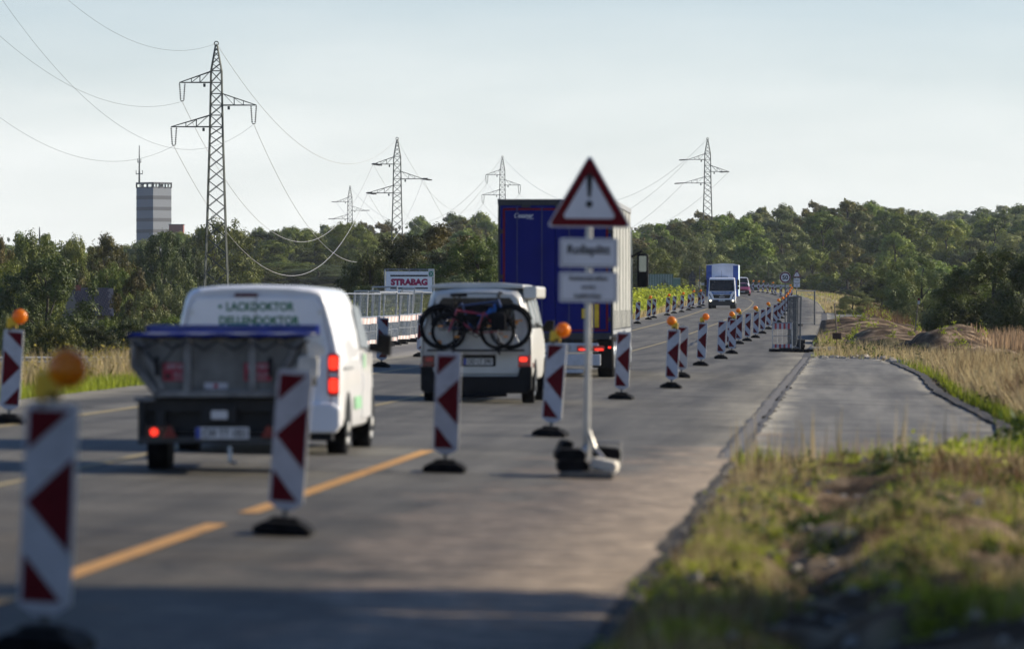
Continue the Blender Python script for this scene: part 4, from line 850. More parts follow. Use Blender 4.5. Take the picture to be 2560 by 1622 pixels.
wv = car('minibus_van', 'white minibus behind the dark red hatchback on the far bend', 1855, 664,
         [(0.02, .70, .5, .75, .80, .62), (.0, .84, .36, .75, .86, .7), (.2, .93, .3, .82, .98, .8), (.7, .95, .28, 1.0, 1.12, .84), (1.05, .95, .28, 1.08, 1.30, .83), (1.75, .95, .28, 1.12, 1.86, .76), (2.3, .95, .28, 1.12, 1.94, .78), (4.6, .95, .28, 1.12, 1.93, .78), (4.9, .94, .32, 1.1, 1.85, .74)],
         mat('van_white_far', (.74, .75, .78), .3, coat=.5, n=.03), .95, (1.28, 1.88, .96, 1.72, .80, .70), [(1.5, 2.4, 1.16, 1.76), (2.55, 3.6, 1.16, 1.76), (3.7, 4.6, 1.16, 1.76)], (.9, 3.9), zo=.05)
MB().prism([(-.65, .72), (.65, .72), (.6, .5), (-.6, .5)], -.02, .05).build('grille', BLACKP, wv)
for sg in (-1, 1): MB().prism([(sg * .60, .80), (sg * .86, .92), (sg * .88, .74), (sg * .66, .68)][::-sg], -.02, .15).build('headlight', MATS['lamp_clear'], wv, bevel=.01)
# ------------------------------------------------------------------ signs
def tri(c, z, side, y, mi_list, b, back=False):
    h = side * .866
    def T(k, d0, d1, mi):
        s_, hh = side * k, h * k; zc = z + h / 3; rr = .03 * side / .9; pts = []
        for (ax, az, a0) in ((c + s_ / 2 - rr * 1.7, zc - hh / 3 + rr, -90), (c, zc + 2 * hh / 3 - 2 * rr, 30), (c - s_ / 2 + rr * 1.7, zc - hh / 3 + rr, 150)):
            pts += [(ax + rr * math.cos(R(a0 + 120 * i / 5)), az + rr * math.sin(R(a0 + 120 * i / 5))) for i in range(6)]
        b.prism(pts[::-1], d0, d1, mi)
    T(1.0, y - .003, y, mi_list[0]); T(.95, y - .006, y - .002, mi_list[1]); T(.64, y - .009, y - .005, mi_list[2])
    zb = z + h * .20
    if not back:
        b.prism([(c - .018 * side, zb + .18 * side), (c + .018 * side, zb + .18 * side), (c + .038 * side, zb + .44 * side), (c, zb + .46 * side), (c - .038 * side, zb + .44 * side)][::-1], y - .012, y - .008, 3)
        b.disc((c, y - .010, zb + .10 * side), .042 * side, 'y', .004, 16, 3)
SW2 = mat('sign_white', (.68, .68, .70), .5, n=.04, ns=4); SBACK = mat('sign_back', (.05, .055, .06), .6, metal=.3)
def warn_sign(name, label, px, y, side, ztri, plates, base=True, lean=0, depth=0, zoff=0, pole_r=.03):
    x = at(px, y); off = x - float(XR(y)); z0 = max(float(road_z(y, off)), gz(x, y)) if off > 2.5 else float(road_z(y, off))
    t = thing(name, label, 'warning sign', (x, y, z0 + zoff), HEAD * .3, ry=R(lean))
    MB().tube([(0, .03, .18 if base else -.3), (0, .03, ztri + side * .6)], pole_r, 8).build('pole', mat('pole_grey', (.48, .47, .44), .4, metal=.4, n=.1), t)
    b = MB(); tri(0, ztri, side, 0, (0, 1, 2), b); b.build('warning_triangle', [SW2, mat('sign_red', (.15, .004, .008), .55, spec=.15), SW2, BLACKT], t)
    for (z_, w, h, lines) in plates:
        p_ = MB().prism(rrect(-w / 2, w / 2, z_, z_ + h, .02), -.004, 0, 0).prism(rrect(-w / 2 + .018, w / 2 - .018, z_ + .018, z_ + h - .018, .012), -.006, -.003, 1).prism(rrect(-w / 2 + .024, w / 2 - .024, z_ + .024, z_ + h - .024, .01), -.008, -.005, 0)
        po = p_.build('lettered_board', [SW2, BLACKT], t)
        for (s, lw, lz, lh) in lines: text(s, BLACKT, po, lw, 0, z_ + lz, -.0085, 'lettering', bold=.03, height=lh)
        MB().box(-.05, .05, 0, .045, z_ - .01, z_ + .03).build('clamp', GALV, t)
    return t
sg1 = warn_sign('warning_sign', 'large portable warning triangle with exclamation mark above two lettered boards, nearest sign', 1466, 55.5, .83, 2.43,
                [(2.04, .57, .285, [('Rollsplitt', .42, .16, .12)]), (1.70, .57, .295, [('Seitenstreifen', .38, .235, .045), ('nicht', .14, .15, .038), ('befahrbar', .27, .065, .045)])], lean=.6, pole_r=.032)
b = MB(); b.prism([(-.27, 0), (.27, 0), (.26, .07), (-.26, .07)], -.62, .15, 0); mat('concrete_pale', (.62, .58, .50), .8, n=.12, ns=8); b.build('base_plate', mat('base_grey', (.16, .15, .13), .85, n=.15, ns=8), sg1, bevel=.015)
def footblock(nm, x0, x1, y0, y1, z, m, rot=0, tilt=0):
    f = MB(); f.M = Matrix.Translation(((x0 + x1) / 2, (y0 + y1) / 2, z)) @ Matrix.Rotation(rot, 4, 'Z') @ Matrix.Rotation(tilt, 4, 'Y')
    w, d = (x1 - x0) / 2, (y1 - y0) / 2
    f.prism([(-w, 0), (w, 0), (w, .07), (w * .75, .105), (-w * .75, .105), (-w, .07)], -d, d); return f.build(nm, m, sg1, bevel=.012)
footblock('rubber_foot', -.29, .02, -.60, .14, .07, RUBBER, .03); footblock('rubber_foot', -.31, -.02, -.55, .10, .175, RUBBER, .05)
footblock('rubber_foot', -.28, -.08, -.1, .4, .24, RUBBER, .1, -1.2)
footblock('concrete_foot', .04, .30, -.45, .2, .075, MATS['concrete_pale'], -.05, .2); footblock('rubber_foot', .05, .33, .1, .5, .18, RUBBER, .0, .1)
build_each(MB().tube([(0, .03, .40), (-.02, 0, .26), (-.09, -.06, .20)], .036, 8).tube([(.0, .03, .50), (.08, .0, .28), (.17, -.1, .18)], .02, 6).tube([(.1, .3, .1), (.1, .3, .33), (.33, .3, .33), (.33, .3, .1)], .018, 6), 'support_tube', MATS['pole_grey'], sg1)
warn_sign('warning_sign', 'small distant warning triangle with exclamation mark and two white boards beyond the 50 sign', 1992, 562, .9, 2.30,
          [(1.78, .62, .40, [('Rollsplitt', .46, .21, .14)]), (1.32, .62, .42, [('Seitenstreifen', .42, .33, .06), ('nicht', .16, .22, .05), ('befahrbar', .3, .1, .06)])], base=False)
x = at(1963, 302); off = x - float(XR(302))
s5 = thing('speed_limit_sign', 'round red ringed speed limit sign reading 50 on a dark pole', 'speed sign', (x, 302, float(road_z(302, off))), HEAD * .3)
MB().tube([(0, .03, 0), (0, .03, 3.05)], .03, 8).build('pole', GALVD, s5)
d = MB(); zc = 1.63 + (765 - 693.7) / 47.1 - float(road_z(302, off)); d.disc((0, 0, zc), .305, 'y', .006, 40, 0); d.disc((0, -.004, zc), .29, 'y', .006, 40, 1); d.disc((0, -.008, zc), .225, 'y', .006, 40, 0); dd = d.build('sign_disc', [SW2, MATS['sign_red']], s5)
text('50', BLACKT, dd, .31, 0, zc, -.012, 'numerals', bold=.03, height=.24)
b = MB(); b.box(-.4, .4, -.2, .2, 0, .12); b.build('foot', RUBBER, s5, bevel=.02)
for px, y, top, dz, lb in ((1660.7, 560, 694.7, 0, 'dark back of a triangular warning sign, left one beside the green screen'), (1730.7, 600, 676.4, .0, 'dark back of a taller triangular warning sign just left of the oncoming lorry')):
    x = at(px, y); off = x - float(XR(y)); z0 = gz(x, y); zt = zat(top, y) - z0; s_ = 46 / F * y * .5
    s_ = .88
    t = thing('warning_sign', lb, 'warning sign', (x, y, z0), math.pi)
    MB().tube([(0, .03, -.2), (0, .03, zt - .2)], .04, 6).build('pole', SBACK, t)
    b = MB(); tri(0, zt - s_ * .866, s_, 0, (0, 0, 0), b, True); b.box(-s_ * .5, s_ * .5, .0, .03, zt - s_ * .866 + .2, zt - s_ * .866 + .23); b.build('warning_triangle', [SBACK], t)
    for k in range(1 if 'left' in lb[:60] and px < 1700 else 2): MB().prism(rrect(-.32, .32, zt - s_ * .866 - .42 - k * .42, zt - s_ * .866 - .03 - k * .42, .02), -.004, 0).build('lettered_board', SBACK, t)
# company board
Yb = 262; xl, xr_ = at(962, Yb), at(1084, Yb); zb, zt = zat(735, Yb), zat(673, Yb); g0 = gz((xl + xr_) / 2, Yb)
bd = thing('company_board', 'white company board reading STRABAG in magenta between black bars, above the site fence', 'sign board', ((xl + xr_) / 2, Yb, g0), -.03)
W2 = (xr_ - xl) / 2; zb -= g0; zt -= g0
MB().box(-W2 + .05, W2 - .06, -.02, 0, zb + .06, zt - .10).build('panel', mat('board_white', (.84, .85, .9), .45, n=.03), bd)
text('STRABAG', mat('magenta_letters', (.42, .008, .09), .5), bd, 1.70, 0, (zb + zt) / 2 - .02, -.022, 'lettering', bold=.065, height=.31)
MB().box(-.87, .86, -.024, -.02, (zb + zt) / 2 + .235, (zb + zt) / 2 + .31).box(-.87, .86, -.024, -.02, (zb + zt) / 2 - .34, (zb + zt) / 2 - .27).build('black_bar', BLACKT, bd)
q = MB().box(W2 - .24, W2 + .02, -.03, -.02, zt - .36, zt + .02).build('corner_badge', PLATEW, bd); MB().box(W2 - .215, W2 - .005, -.034, -.03, zt - .33, zt - .09).build('green_field', mat('badge_green', (.01, .27, .17), .5), q)
MB().prism([(W2 - .2, zt - .31), (W2 - .17, zt - .31), (W2 - .02, zt - .11), (W2 - .05, zt - .11)][::-1], -.038, -.034).prism([(W2 - .05, zt - .31), (W2 - .02, zt - .31), (W2 - .17, zt - .11), (W2 - .2, zt - .11)][::-1], -.038, -.034).build('white_cross', PLATEW, q)
fr = MB()
for xx in (-W2, W2): fr.tube([(xx, .03, -.3), (xx, .03, zt)], .035, 8)
fr.tube([(-W2, .03, zb), (W2, .03, zb)], .03, 6).tube([(-W2, .03, zt), (W2, .03, zt - .02)], .03, 6)
for i in range(5):
    xx = -W2 + .15 + i * (2 * W2 - .3) / 4; fr.box(xx - .02, xx + .02, -.02, .02, zt - .13, zt); fr.box(xx - .02, xx + .02, -.02, .02, zb, zb + .1)
fr.build('frame', GALV, bd)

# ------------------------------------------------------------------ site fences and barriers
def fence_parts(t, W=3.4, Hh=2.0, m=GALV):
    f = MB(); f.tube([(0, 0, .06), (0, 0, Hh)], .027, 8).tube([(W, 0, .06), (W, 0, Hh)], .027, 8).tube([(0, 0, Hh - .01), (W, 0, Hh - .01)], .027, 8).tube([(0, 0, .16), (W, 0, .16)], .019, 6)
    f.build('frame', m, t)
    w = MB()
    n = int(W / .11)
    for i in range(1, n): w.tube([(W * i / n, 0, .16), (W * i / n, 0, Hh)], .0022, 3, caps=False)
    for i in range(1, 8): w.tube([(0, .004, .16 + (Hh - .16) * i / 8), (W, .004, .16 + (Hh - .16) * i / 8)], .0022, 3, caps=False)
    w.build('wire_mesh', m, t)
    MB().prism([(-.11, 0), (.11, 0), (.09, .12), (-.09, .12)], -.33, .33).build('foot', RUBBER, t, bevel=.01)
def barrier_parts(t, W=2.0, n=8, pale=False):
    f = MB().tube([(0, 0, .08), (0, 0, 1.02)], .02, 6).tube([(W, 0, .08), (W, 0, 1.02)], .02, 6).tube([(0, 0, .55), (W, 0, .55)], .012, 6).tube([(0, 0, 1.02), (W, 0, 1.02)], .02, 6)
    k = max(4, int(W / .14))
    for i in range(1, k): f.tube([(W * i / k, .01, .26), (W * i / k, .01, .84)], .010, 4, caps=False)
    f.build('frame', GALV, t)
    for z0, z1 in ((.80, 1.0), (.13, .26)):
        b = MB()
        for i in range(n): b.box(W * i / n + .02 * (i == 0), W * (i + 1) / n - .02 * (i == n - 1), -.022, .0, z0, z1, i % 2)
        b.build('striped_board', [SHEETW if not pale else mat('board_sunlit_white', (.72, .70, .68), .5), mat('board_red', (.45, .05, .05), .5) if not pale else mat('board_pale_red', (.60, .45, .43), .6)], t)  # pale set has the sunlight put into its board colours
    MB().prism([(-.12, 0), (.12, 0), (.10, .10), (-.10, .10)], -.38, .38).prism([(W - .12, 0), (W + .12, 0), (W + .10, .10), (W - .10, .10)], -.38, .38).build('foot', RUBBER, t, bevel=.01)
fence0 = None; bar0 = None
YY = [187.5 + 3.45 * i for i in range(14)]
pts = [(-5.33 + (y - 189) * .0366 + (.42 if i % 2 else -.42) * (1.3 if 3 < i < 9 else .8), y) for i, y in enumerate(YY)]
FLAB = 'site fence panel of wire mesh on the left, {} in the zigzag row'
for i in range(13):
    (xa, ya), (xb, yb) = pts[i], pts[i + 1]; ang = math.atan2(yb - ya, xb - xa); L = math.hypot(xb - xa, yb - ya)
    z = gz(xa, ya) + .0; off_ = xa - float(XR(ya)); z = max(z, float(road_z(ya, off_)) - .01 if off_ > -12.5 else z)
    lab = FLAB.format(ORD[i] + ('' if i == 0 else ' nearest'))
    if fence0 is None:
        t = thing('site_fence_panel', lab, 'fence panel', (xa, ya, z), ang, 'site fence panels on the left'); fence_parts(t); fence0 = t, tree_of(t)
    else: t = dup(fence0[0], fence0[1], (xa, ya, z), ang, lab)
    t.rotation_euler = (R(rnd.uniform(2, 5.5)), 0, ang); t.scale = (L / 3.4, 1, rnd.uniform(.93, 1.04))
bpts = [(-4.75 + (y - 189) * .0355 + (.18 if i % 2 else -.18), y) for i, y in enumerate([184 + 2.05 * i for i in range(25)])]
for i in range(24):
    if i in (10, 11): continue
    (xa, ya), (xb, yb) = bpts[i], bpts[i + 1]; ang = math.atan2(yb - ya, xb - xa); off_ = xa - float(XR(ya))
    lab = f'pale barrier frame below the left site fence, {ORD[i] + ("" if i == 0 else " nearest")}'
    z = float(road_z(ya, max(off_, -10))) - .01
    if bar0 is None:
        t = thing('barrier', lab, 'barrier', (xa, ya, z), ang, 'barriers in front of the left site fence'); barrier_parts(t, 2.0, 8, True); bar0 = t, tree_of(t)
    else: t = dup(bar0[0], bar0[1], (xa, ya, z), ang, lab)
    t.rotation_euler = (R(rnd.uniform(1, 6)), 0, ang)
# right-hand fence run
rpts = [(at(2004, 203), 203), (at(1975, 222), 222)]
fr_ = [(at(2000, 204), 204), (at(1989, 222), 222), (at(1992, 240), 240), (at(1981, 257), 257), (at(1976, 274), 274), (at(1969, 290), 290)]
k = 0; fence1 = None
seq = [(10.27, 203.0), (10.05, 206.4), (10.45, 209.8), (10.55, 213.2), (10.75, 216.6), (11.0, 220), (11.1, 223.4), (11.3, 226.8), (11.45, 230.2), (11.7, 233.6), (11.8, 237), (12.05, 240.4), (12.2, 243.8)]
for i in range(len(seq) - 1):
    (xa, ya), (xb, yb) = seq[i], seq[i + 1]; ang = math.atan2(yb - ya, xb - xa)
    lab = f'dark grey mesh fence panel in the row right of the lanes, {ORD[i] + ("" if i == 0 else " nearest")}'
    off_ = xa - float(XR(ya)); z = float(road_z(ya, off_))
    if fence1 is None:
        t = thing('site_fence_panel', lab, 'fence panel', (xa, ya, z), ang, 'site fence panels right of the lanes'); fence_parts(t, m=GALVD); fence1 = t, tree_of(t)
    else: t = dup(fence1[0], fence1[1], (xa, ya, z), ang, lab)
    t.rotation_euler = (R(rnd.uniform(-2, 2)), 0, ang)
for (xa, ya), (xb, yb), lb in (((16.1, 322), (17.45, 328), 'lone mesh fence panel standing across the old lane behind the fence row'), ((at(1970, 204), 204), (10.2, 205.6), 'short mesh panel closing the near end of the right hand fence row')):
    ang = math.atan2(yb - ya, xb - xa); L = math.hypot(xb - xa, yb - ya); t = dup(fence1[0], fence1[1], (xa, ya, float(road_z(ya, xa - float(XR(ya))))), ang, lb); t.scale = (L / 3.4, 1, 1)
    if 'lone' in lb: MB().tube([(3.4, 0, .06), (3.4, 0, 2.05)], .05, 8).build('end_post', GALVD, t)
bb = thing('barrier', 'short red and white striped barrier at the near end of the right hand fence', 'barrier', (at(1931, 203), 203, float(road_z(203, 1))), 0)
barrier_parts(bb, .70, 9)
fb = thing('fence_base_blocks', 'row of black rubber base blocks lying under the near end of the right hand fence', 'base blocks', (at(1925, 202), 202.0, float(road_z(202, 1)) - .0), .0)
for i in range(5): MB().prism([(i * .42, 0), (i * .42 + .38, 0), (i * .42 + .34, .10), (i * .42 + .04, .10)], -.16, .16).build('block', RUBBER, fb, bevel=.01)

# posts, stakes and small plates on the right verge
def stake(label, px, y, top, bot, lean, r=.035, kind='post', m=WOOD):
    x = at(px, y); zb_, zt_ = zat(bot, y), zat(top, y); g_ = gz(x, y)
    t = thing('wooden_stake', label, 'stake', (x, y, g_ - .1)); dx = lean / F * y
    MB().tube([(0, 0, 0), (dx, 0, zt_ - g_ + .1)], [r, r * .85], 7).build('shaft', m, t); return t, dx, zt_ - g_ + .1
stake('pale weathered stake leaning left in front of the far paved bay', 2093, 235, 758, 832, -7, .03)
t, dx, zz = stake('leaning stake with red and white painted tip beside the far bushes', 2285, 250, 746, 812, 12, .03)
MB().box(dx - .05, dx + .05, -.045, .045, zz - .25, zz - .1).build('white_band', SHEETW, t); MB().box(dx - .05, dx + .05, -.046, .046, zz - .1, zz + .02).build('red_tip', RED, t)
t, dx, zz = stake('rusty thin post with a small dark plate near the right hand fence', 2092, 197, 832, 882, 0, .018, m=mat('rust', (.06, .03, .02), .8))
MB().box(-.15, .15, -.02, .0, zz - .22, zz - .0).build('dark_plate', MATS['rust'], t)
stake('short grey stump of a post in the dry grass at the right', 2475, 120, 925, 945, 0, .03, m=GALVD)
for i, (px, y, dy) in enumerate(((2062, 214, 0), (2057, 206, 0))):
    x = at(px, y); t = thing('concrete_kerb', ('rear', 'front')[i] + ' pale kerb stone lying in the grass behind the fence end', 'kerb stone', (x, y, gz(x, y) + .05), .1)
    MB().box(-.45, .45, -.08, .08, 0, .14).build('stone', MATS['concrete_pale'], t, bevel=.015)

# ------------------------------------------------------------------ guard rail, screens and buildings far off
x0 = at(150, 150); t = thing('guard_rail', 'pale steel guard rail behind the left verge grass', 'guard rail', (x0, 152, 0), -.02)
g_ = MB(); g_.prism([(0, .62), (.05, .58), (0, .52), (.05, .46), (0, .40), (.02, .40), (.07, .46), (.02, .52), (.07, .58), (.02, .62)], -16, 30, axis='y')
t.location = (at(215, 172), 165, zat(887, 170) - .62); g_ = MB(); g_.prism([(0, .62), (-.05, .58), (0, .52), (-.05, .46), (0, .40), (-.02, .40), (-.07, .46), (-.02, .52), (-.07, .58), (-.02, .62)], -6, 6, axis='x'); g_.build('rail', mat('rail_pale', (.50, .52, .52), .45, metal=.5, n=.1), t)
for i in range(7): MB().box(-5.8 + i * 1.9, -5.7 + i * 1.9, 0, .08, -.6, .6).build('post', GALV, t)
t.rotation_euler = (0, 0, .35)
t = thing('guard_rail', 'distant pale guard rail between the green screen and the oncoming lorry', 'guard rail', (at(1730, 705), 705, zat(716, 705) - .3), -.05)
MB().box(-2.9, 2.9, 0, .1, .45, .75).build('rail', MATS['rail_pale'], t)
for i in range(4): MB().box(-2.8 + i * 1.8, -2.7 + i * 1.8, .1, .2, -1.5, .7).build('post', GALV, t)
t = thing('guard_rail', 'distant pale guard rail behind the far bend beacons', 'guard rail', (at(1905, 725), 725, 3.55), .02)
MB().box(-2.2, 3.5, 0, .1, .5, .78).build('rail', MATS['rail_pale'], t)
for i in range(4): MB().box(-2.0 + i * 1.7, -1.9 + i * 1.7, .1, .2, -1.0, .7).build('post', GALV, t)
t = thing('noise_screen', 'translucent green ribbed noise screen behind the left verge weeds', 'screen', (at(1600, 560), 560, 0), 0)
GSC = mat('screen_green', (.10, .20, .17), .4, n=.15, ns=1); PAL = mat('screen_slat', (.42, .50, .46), .5)
for (pa, pb, ta, y) in ((1601, 1683, 685, 560), (1683, 1701, 695, 556)):
    xa, xb = at(pa, y) - t.location.x, at(pb, y) - t.location.x; z1 = zat(ta, y); z0 = z1 - 2.4
    o = MB().box(xa, xb, y - 560, y - 560 + .12, z0, z1).build('screen_panel', GSC, t); s = MB(); n = int((xb - xa) / .16)
    if pa < 1650:
        for i in range(n): s.box(xa + i * .16, xa + i * .16 + .05, y - 560 - .02, y - 560, z0, z1 - .03 - .3 * rnd.random() * 0)
    else: s.box(xa, xb, y - 560 - .02, y - 560, z1 - .06, z1)
    s.build('slats', PAL, o)
for i, (px, y, top) in enumerate(((1749, 640, 665),)):
    x = at(px, y); t = thing('lamp_mast', 'thin dark lamp mast left of the oncoming lorry', 'mast', (x, y, gz(x, y))); MB().tube([(0, 0, 0), (0, 0, zat(top, y) - gz(x, y))], .05, 5).build('mast', GALVD, t)
    MB().disc((.35, 0, zat(676, y) - gz(x, y)), .07, 'y', .05, 10).disc((.35, 0, zat(684, y) - gz(x, y)), .07, 'y', .05, 10).build('lamp_globe', PLATEW, t)
# tower block with banded walls
Yw = 1700; k = Yw / F
cx = at(383, Yw); z0, z1 = 2.0, zat(470, Yw)
tw = thing('banded_tower', 'tall grey tower with darker horizontal bands, glazed top storey and an antenna', 'tower', (cx, Yw, 0))
xl, xr_ = (338 - 383) * k, (426 - 383) * k
TG1 = mat('tower_light', (.15, .175, .205), .6, n=.03); TG2 = mat('tower_band', (.04, .05, .066), .6, n=.03)
A, Bc, C_, D = (xl, 5.2), (0, 0), (xr_, 5.2), (0, 10.4)
def sec(za, zb_, m, name, grow=0): 
    g = 1 + grow; return MB().prism([(p[0] * g, (p[1] - 5.2) * g + 5.2) for p in (A, Bc, C_, D)], za, zb_, axis='z').build(name, m, tw)
def zz_(py): return zat(py, Yw)
sec(z0, zz_(470), TG1, 'wall')
for (a, c) in ((489, 498.5), (517, 526), (545, 554), (573, 582)): sec(zz_(c), zz_(a), TG2, 'dark_band', .004)
sec(zz_(470), zz_(467), TG2, 'sill', .01); sec(zz_(459.5), zz_(455.5), TG2, 'roof', .03)
cr = MB(); cr.prism([(p[0] * .12 + 1.5, (p[1] - 5.2) * .12 + 5.2) for p in (A, Bc, C_, D)], zz_(469), zz_(457), axis='z'); cr.build('stair_core', TG2, tw)
for (p, q) in ((A, Bc), (Bc, C_), (C_, D), (D, A)):
    mu = MB()
    for i in range(4):
        u = i / 3; px_, py_ = p[0] + (q[0] - p[0]) * u, p[1] + (q[1] - p[1]) * u; px_ *= .985; py_ = (py_ - 5.2) * .985 + 5.2; mu.box(px_ - .22, px_ + .22, py_ - .22, py_ + .22, zz_(469), zz_(457))
    build_each(mu, 'mullion', TG2, tw)
    v = [(p[0] * .97, (p[1] - 5.2) * .97 + 5.2), (q[0] * .97, (q[1] - 5.2) * .97 + 5.2)]
    MB().add([(v[0][0], v[0][1], zz_(468.5)), (v[1][0], v[1][1], zz_(468.5)), (v[1][0], v[1][1], zz_(458)), (v[0][0], v[0][1], zz_(458))], [(0, 1, 2, 3)]).build('window', mat('clear_glass', (.9, .95, .95), .02, trans=1, n=.0), tw)
m = MB(); ax = (343.5 - 383) * k * .95; m.tube([(ax, 5.2, zz_(457)), (ax, 5.2, zz_(405)), (ax, 5.2, zz_(363))], [.32, .22, .12], 6)
for py_, w in ((434, 8), (405, 4)):
    m.tube([(ax - w * k, 5.2, zz_(py_)), (ax + w * k, 5.2, zz_(py_))], .12, 4)
    for sg in (-1, 1): m.tube([(ax + sg * w * k, 5.2, zz_(py_ + 1)), (ax + sg * w * k, 5.2, zz_(py_ - 9))], .1, 4)
m.build('antenna', STEELP, tw)
rb_ = thing('brick_building', 'top corner of a red brick building beside the banded tower', 'building', (at(436, 1690), 1690, 0))
MB().box(-1.6, 2.6, 0, 6, 2, zat(562, 1690)).build('wall', mat('red_brick', (.30, .10, .07), .8), rb_); MB().box(-1.8, 2.8, -.2, 6.2, zat(562, 1690), zat(560.5, 1690)).build('roof', TG2, rb_)
# house half hidden among the left trees
Yh = 330; xh = at(246, Yh); gh = gz(xh, Yh)
hs = thing('house', 'house with blue grey tiled roof half hidden between the left hand trees', 'house', (xh, Yh, gh), .25)
zr_ = zat(720, Yh) - gh; ze = zat(790, Yh) - gh
MB().box(-.8, .9, 1.0, 7.0, 0, ze + .2).build('wall', mat('house_wall', (.25, .23, .21), .8), hs)
MB().add([(-.9, .5, ze), (1.0, .5, ze), (1.6, 4, zr_), (-.9, 4, zr_), (-.9, 7.5, ze), (1.0, 7.5, ze)], [(0, 1, 2, 3), (3, 2, 5, 4), (1, 5, 2), (0, 3, 4), (0, 4, 5, 1)]).build('roof', mat('roof_base', (.03, .035, .05), .6), hs)
tl = MB()
for r_ in range(14):
    u = r_ / 14; yy = .5 + 3.5 * u - .02; z_ = ze + (zr_ - ze) * u
    for c_ in range(16):
        xx = -.9 + c_ * .235 + (.117 if r_ % 2 else 0)
        if xx > .75 + .5 * u: continue
        tl.add([(xx, yy - .03, z_ + .03), (xx + .2, yy - .03, z_ + .03), (xx + .2, yy + .25, z_ + .03 + (zr_ - ze) / 14), (xx, yy + .25, z_ + .03 + (zr_ - ze) / 14)], [(0, 1, 2, 3)]); 
tl.build('roof_tiles', mat('blue_tile', (.016, .021, .04), .8, spec=.1, n=.1), hs)
MB().box(-.7, -.4, 3.6, 4.1, zr_ - .2, zr_ + .2).build('chimney', MATS['red_brick'], hs)

# ------------------------------------------------------------------ pylons and wires
PZ = dict(top=26.5, peak=24.0, arms=[(22.9, -3.5, 23.95), (20.75, 3.8, 21.85), (18.7, -4.3, 19.8)])
def pylon_master(kind):
    t = thing('lattice_pylon', kind, 'pylon')
    hw = lambda z: np.interp(z, [-8, 8, 18, 24, 26.5], [1.55, .92, .62, .50, .07])
    m = MB(); N = 4
    lv = [-8, -5.5, -3, -.8, 1.2, 3.1, 4.9, 6.6, 8.2, 9.7, 11.1, 12.4, 13.6, 14.8, 15.9, 17.0, 17.9, 18.7, 19.8, 20.75, 21.85, 22.9, 24.0, 24.7, 25.3, 25.8, 26.2, 26.5]
    cs = lambda z: [Vector((sx * hw(z), sy * hw(z), z)) for sx, sy in ((-1, -1), (1, -1), (1, 1), (-1, 1))]
    for i in range(len(lv) - 1):
        a, b_ = cs(lv[i]), cs(lv[i + 1])
        for j in range(4):
            m.tube([a[j], b_[j]], .072, 4, caps=False); q = (j + 1) % 4
            m.tube([a[j], b_[q]], .036, 3, caps=False); m.tube([a[q], b_[j]], .036, 3, caps=False)
            if 18 < lv[i] < 24.5: m.tube([a[j], a[q]], .035, 3, caps=False)
    m.build('lattice_mast', STEELP, t)
    for (z, xa, zt_) in PZ['arms']:
        s = 1 if xa > 0 else -1; h0 = float(hw(z)); h1 = float(hw(zt_)); a = MB(); tip = Vector((xa, 0, z))
        for sy in (-1, 1):
            p0 = Vector((s * h0, sy * h0, z)); p1 = Vector((s * h1, sy * h1, zt_))
            a.tube([p0, tip], .05, 4).tube([p1, tip], .042, 4)
            for u in (.35, .62): a.tube([p0.lerp(tip, u), p1.lerp(tip, u)], .03, 3); a.tube([p0.lerp(tip, u), p1.lerp(tip, u - .3)], .022, 3)
        a.box(min(s * (h0 + .5), s * (h0 + .72)), max(s * (h0 + .5), s * (h0 + .72)), -.1, .1, z - .42, z - .1)
        a.build('crossarm', STEELP, t)
    return t
INS = mat('insulator', (.05, .035, .03), .3, coat=.5)
def strings(t, dirs):
    """dirs: None for hanging strings, else horizontal pull direction(s)"""
    for (z, xa, zt_) in PZ['arms']:
        s = 1 if xa > 0 else -1
        for dv in (dirs or [None]):
            b = MB()
            if dv is None:
                ends = [(Vector((xa - s * .0, 0, z)), Vector((xa - s * .12, 0, z - 1.75))), (Vector((xa - s * .52, 0, z)), Vector((xa - s * .40, 0, z - 1.75)))]
            else:
                d = Vector(dv).normalized(); sd = d.cross(Vector((0, 0, 1))).normalized() * .2
                ends = [(Vector((xa, 0, z)) + sd, Vector((xa, 0, z)) + d * 1.8 + sd), (Vector((xa, 0, z)) - sd, Vector((xa, 0, z)) + d * 1.8 - sd)]
            for p, q in ends:
                b.tube([p, q], .03, 4)
                for i in range(9): c = p.lerp(q, .1 + .8 * i / 8); u = (q - p).normalized(); b.tube([c - u * .035, c + u * .035], .10, 6)
            b.tube([ends[0][1], ends[1][1]], .04, 4); b.build('insulator', INS, t)
PY = [('P1', 541, 540, 112, None, 'tall dark lattice pylon rising behind the white van, nearest of the pylons', 1),
      ('P2', 993, 830, 349, [(.25, -1, .02), (.8, 1, -.1)], 'lattice pylon with strain insulators behind the STRABAG board', 1),
      ('P3', 1256, 1422, 394, None, 'lattice pylon with hanging insulators just left of the blue lorry', 1.2),
      ('P4', 875, 1750, 468, [(.6, -1, 0), (-.6, 1, 0)], 'smallest lattice pylon with its foot hidden by the wood, left of centre', 1.25),
      ('P5', 1769, 1070, 349, [(-.8, .5, -.05), (-.9, -.6, -.05)], 'lattice pylon standing over the wood above the oncoming lorry', 1.02)]
PP = {}
PM = None
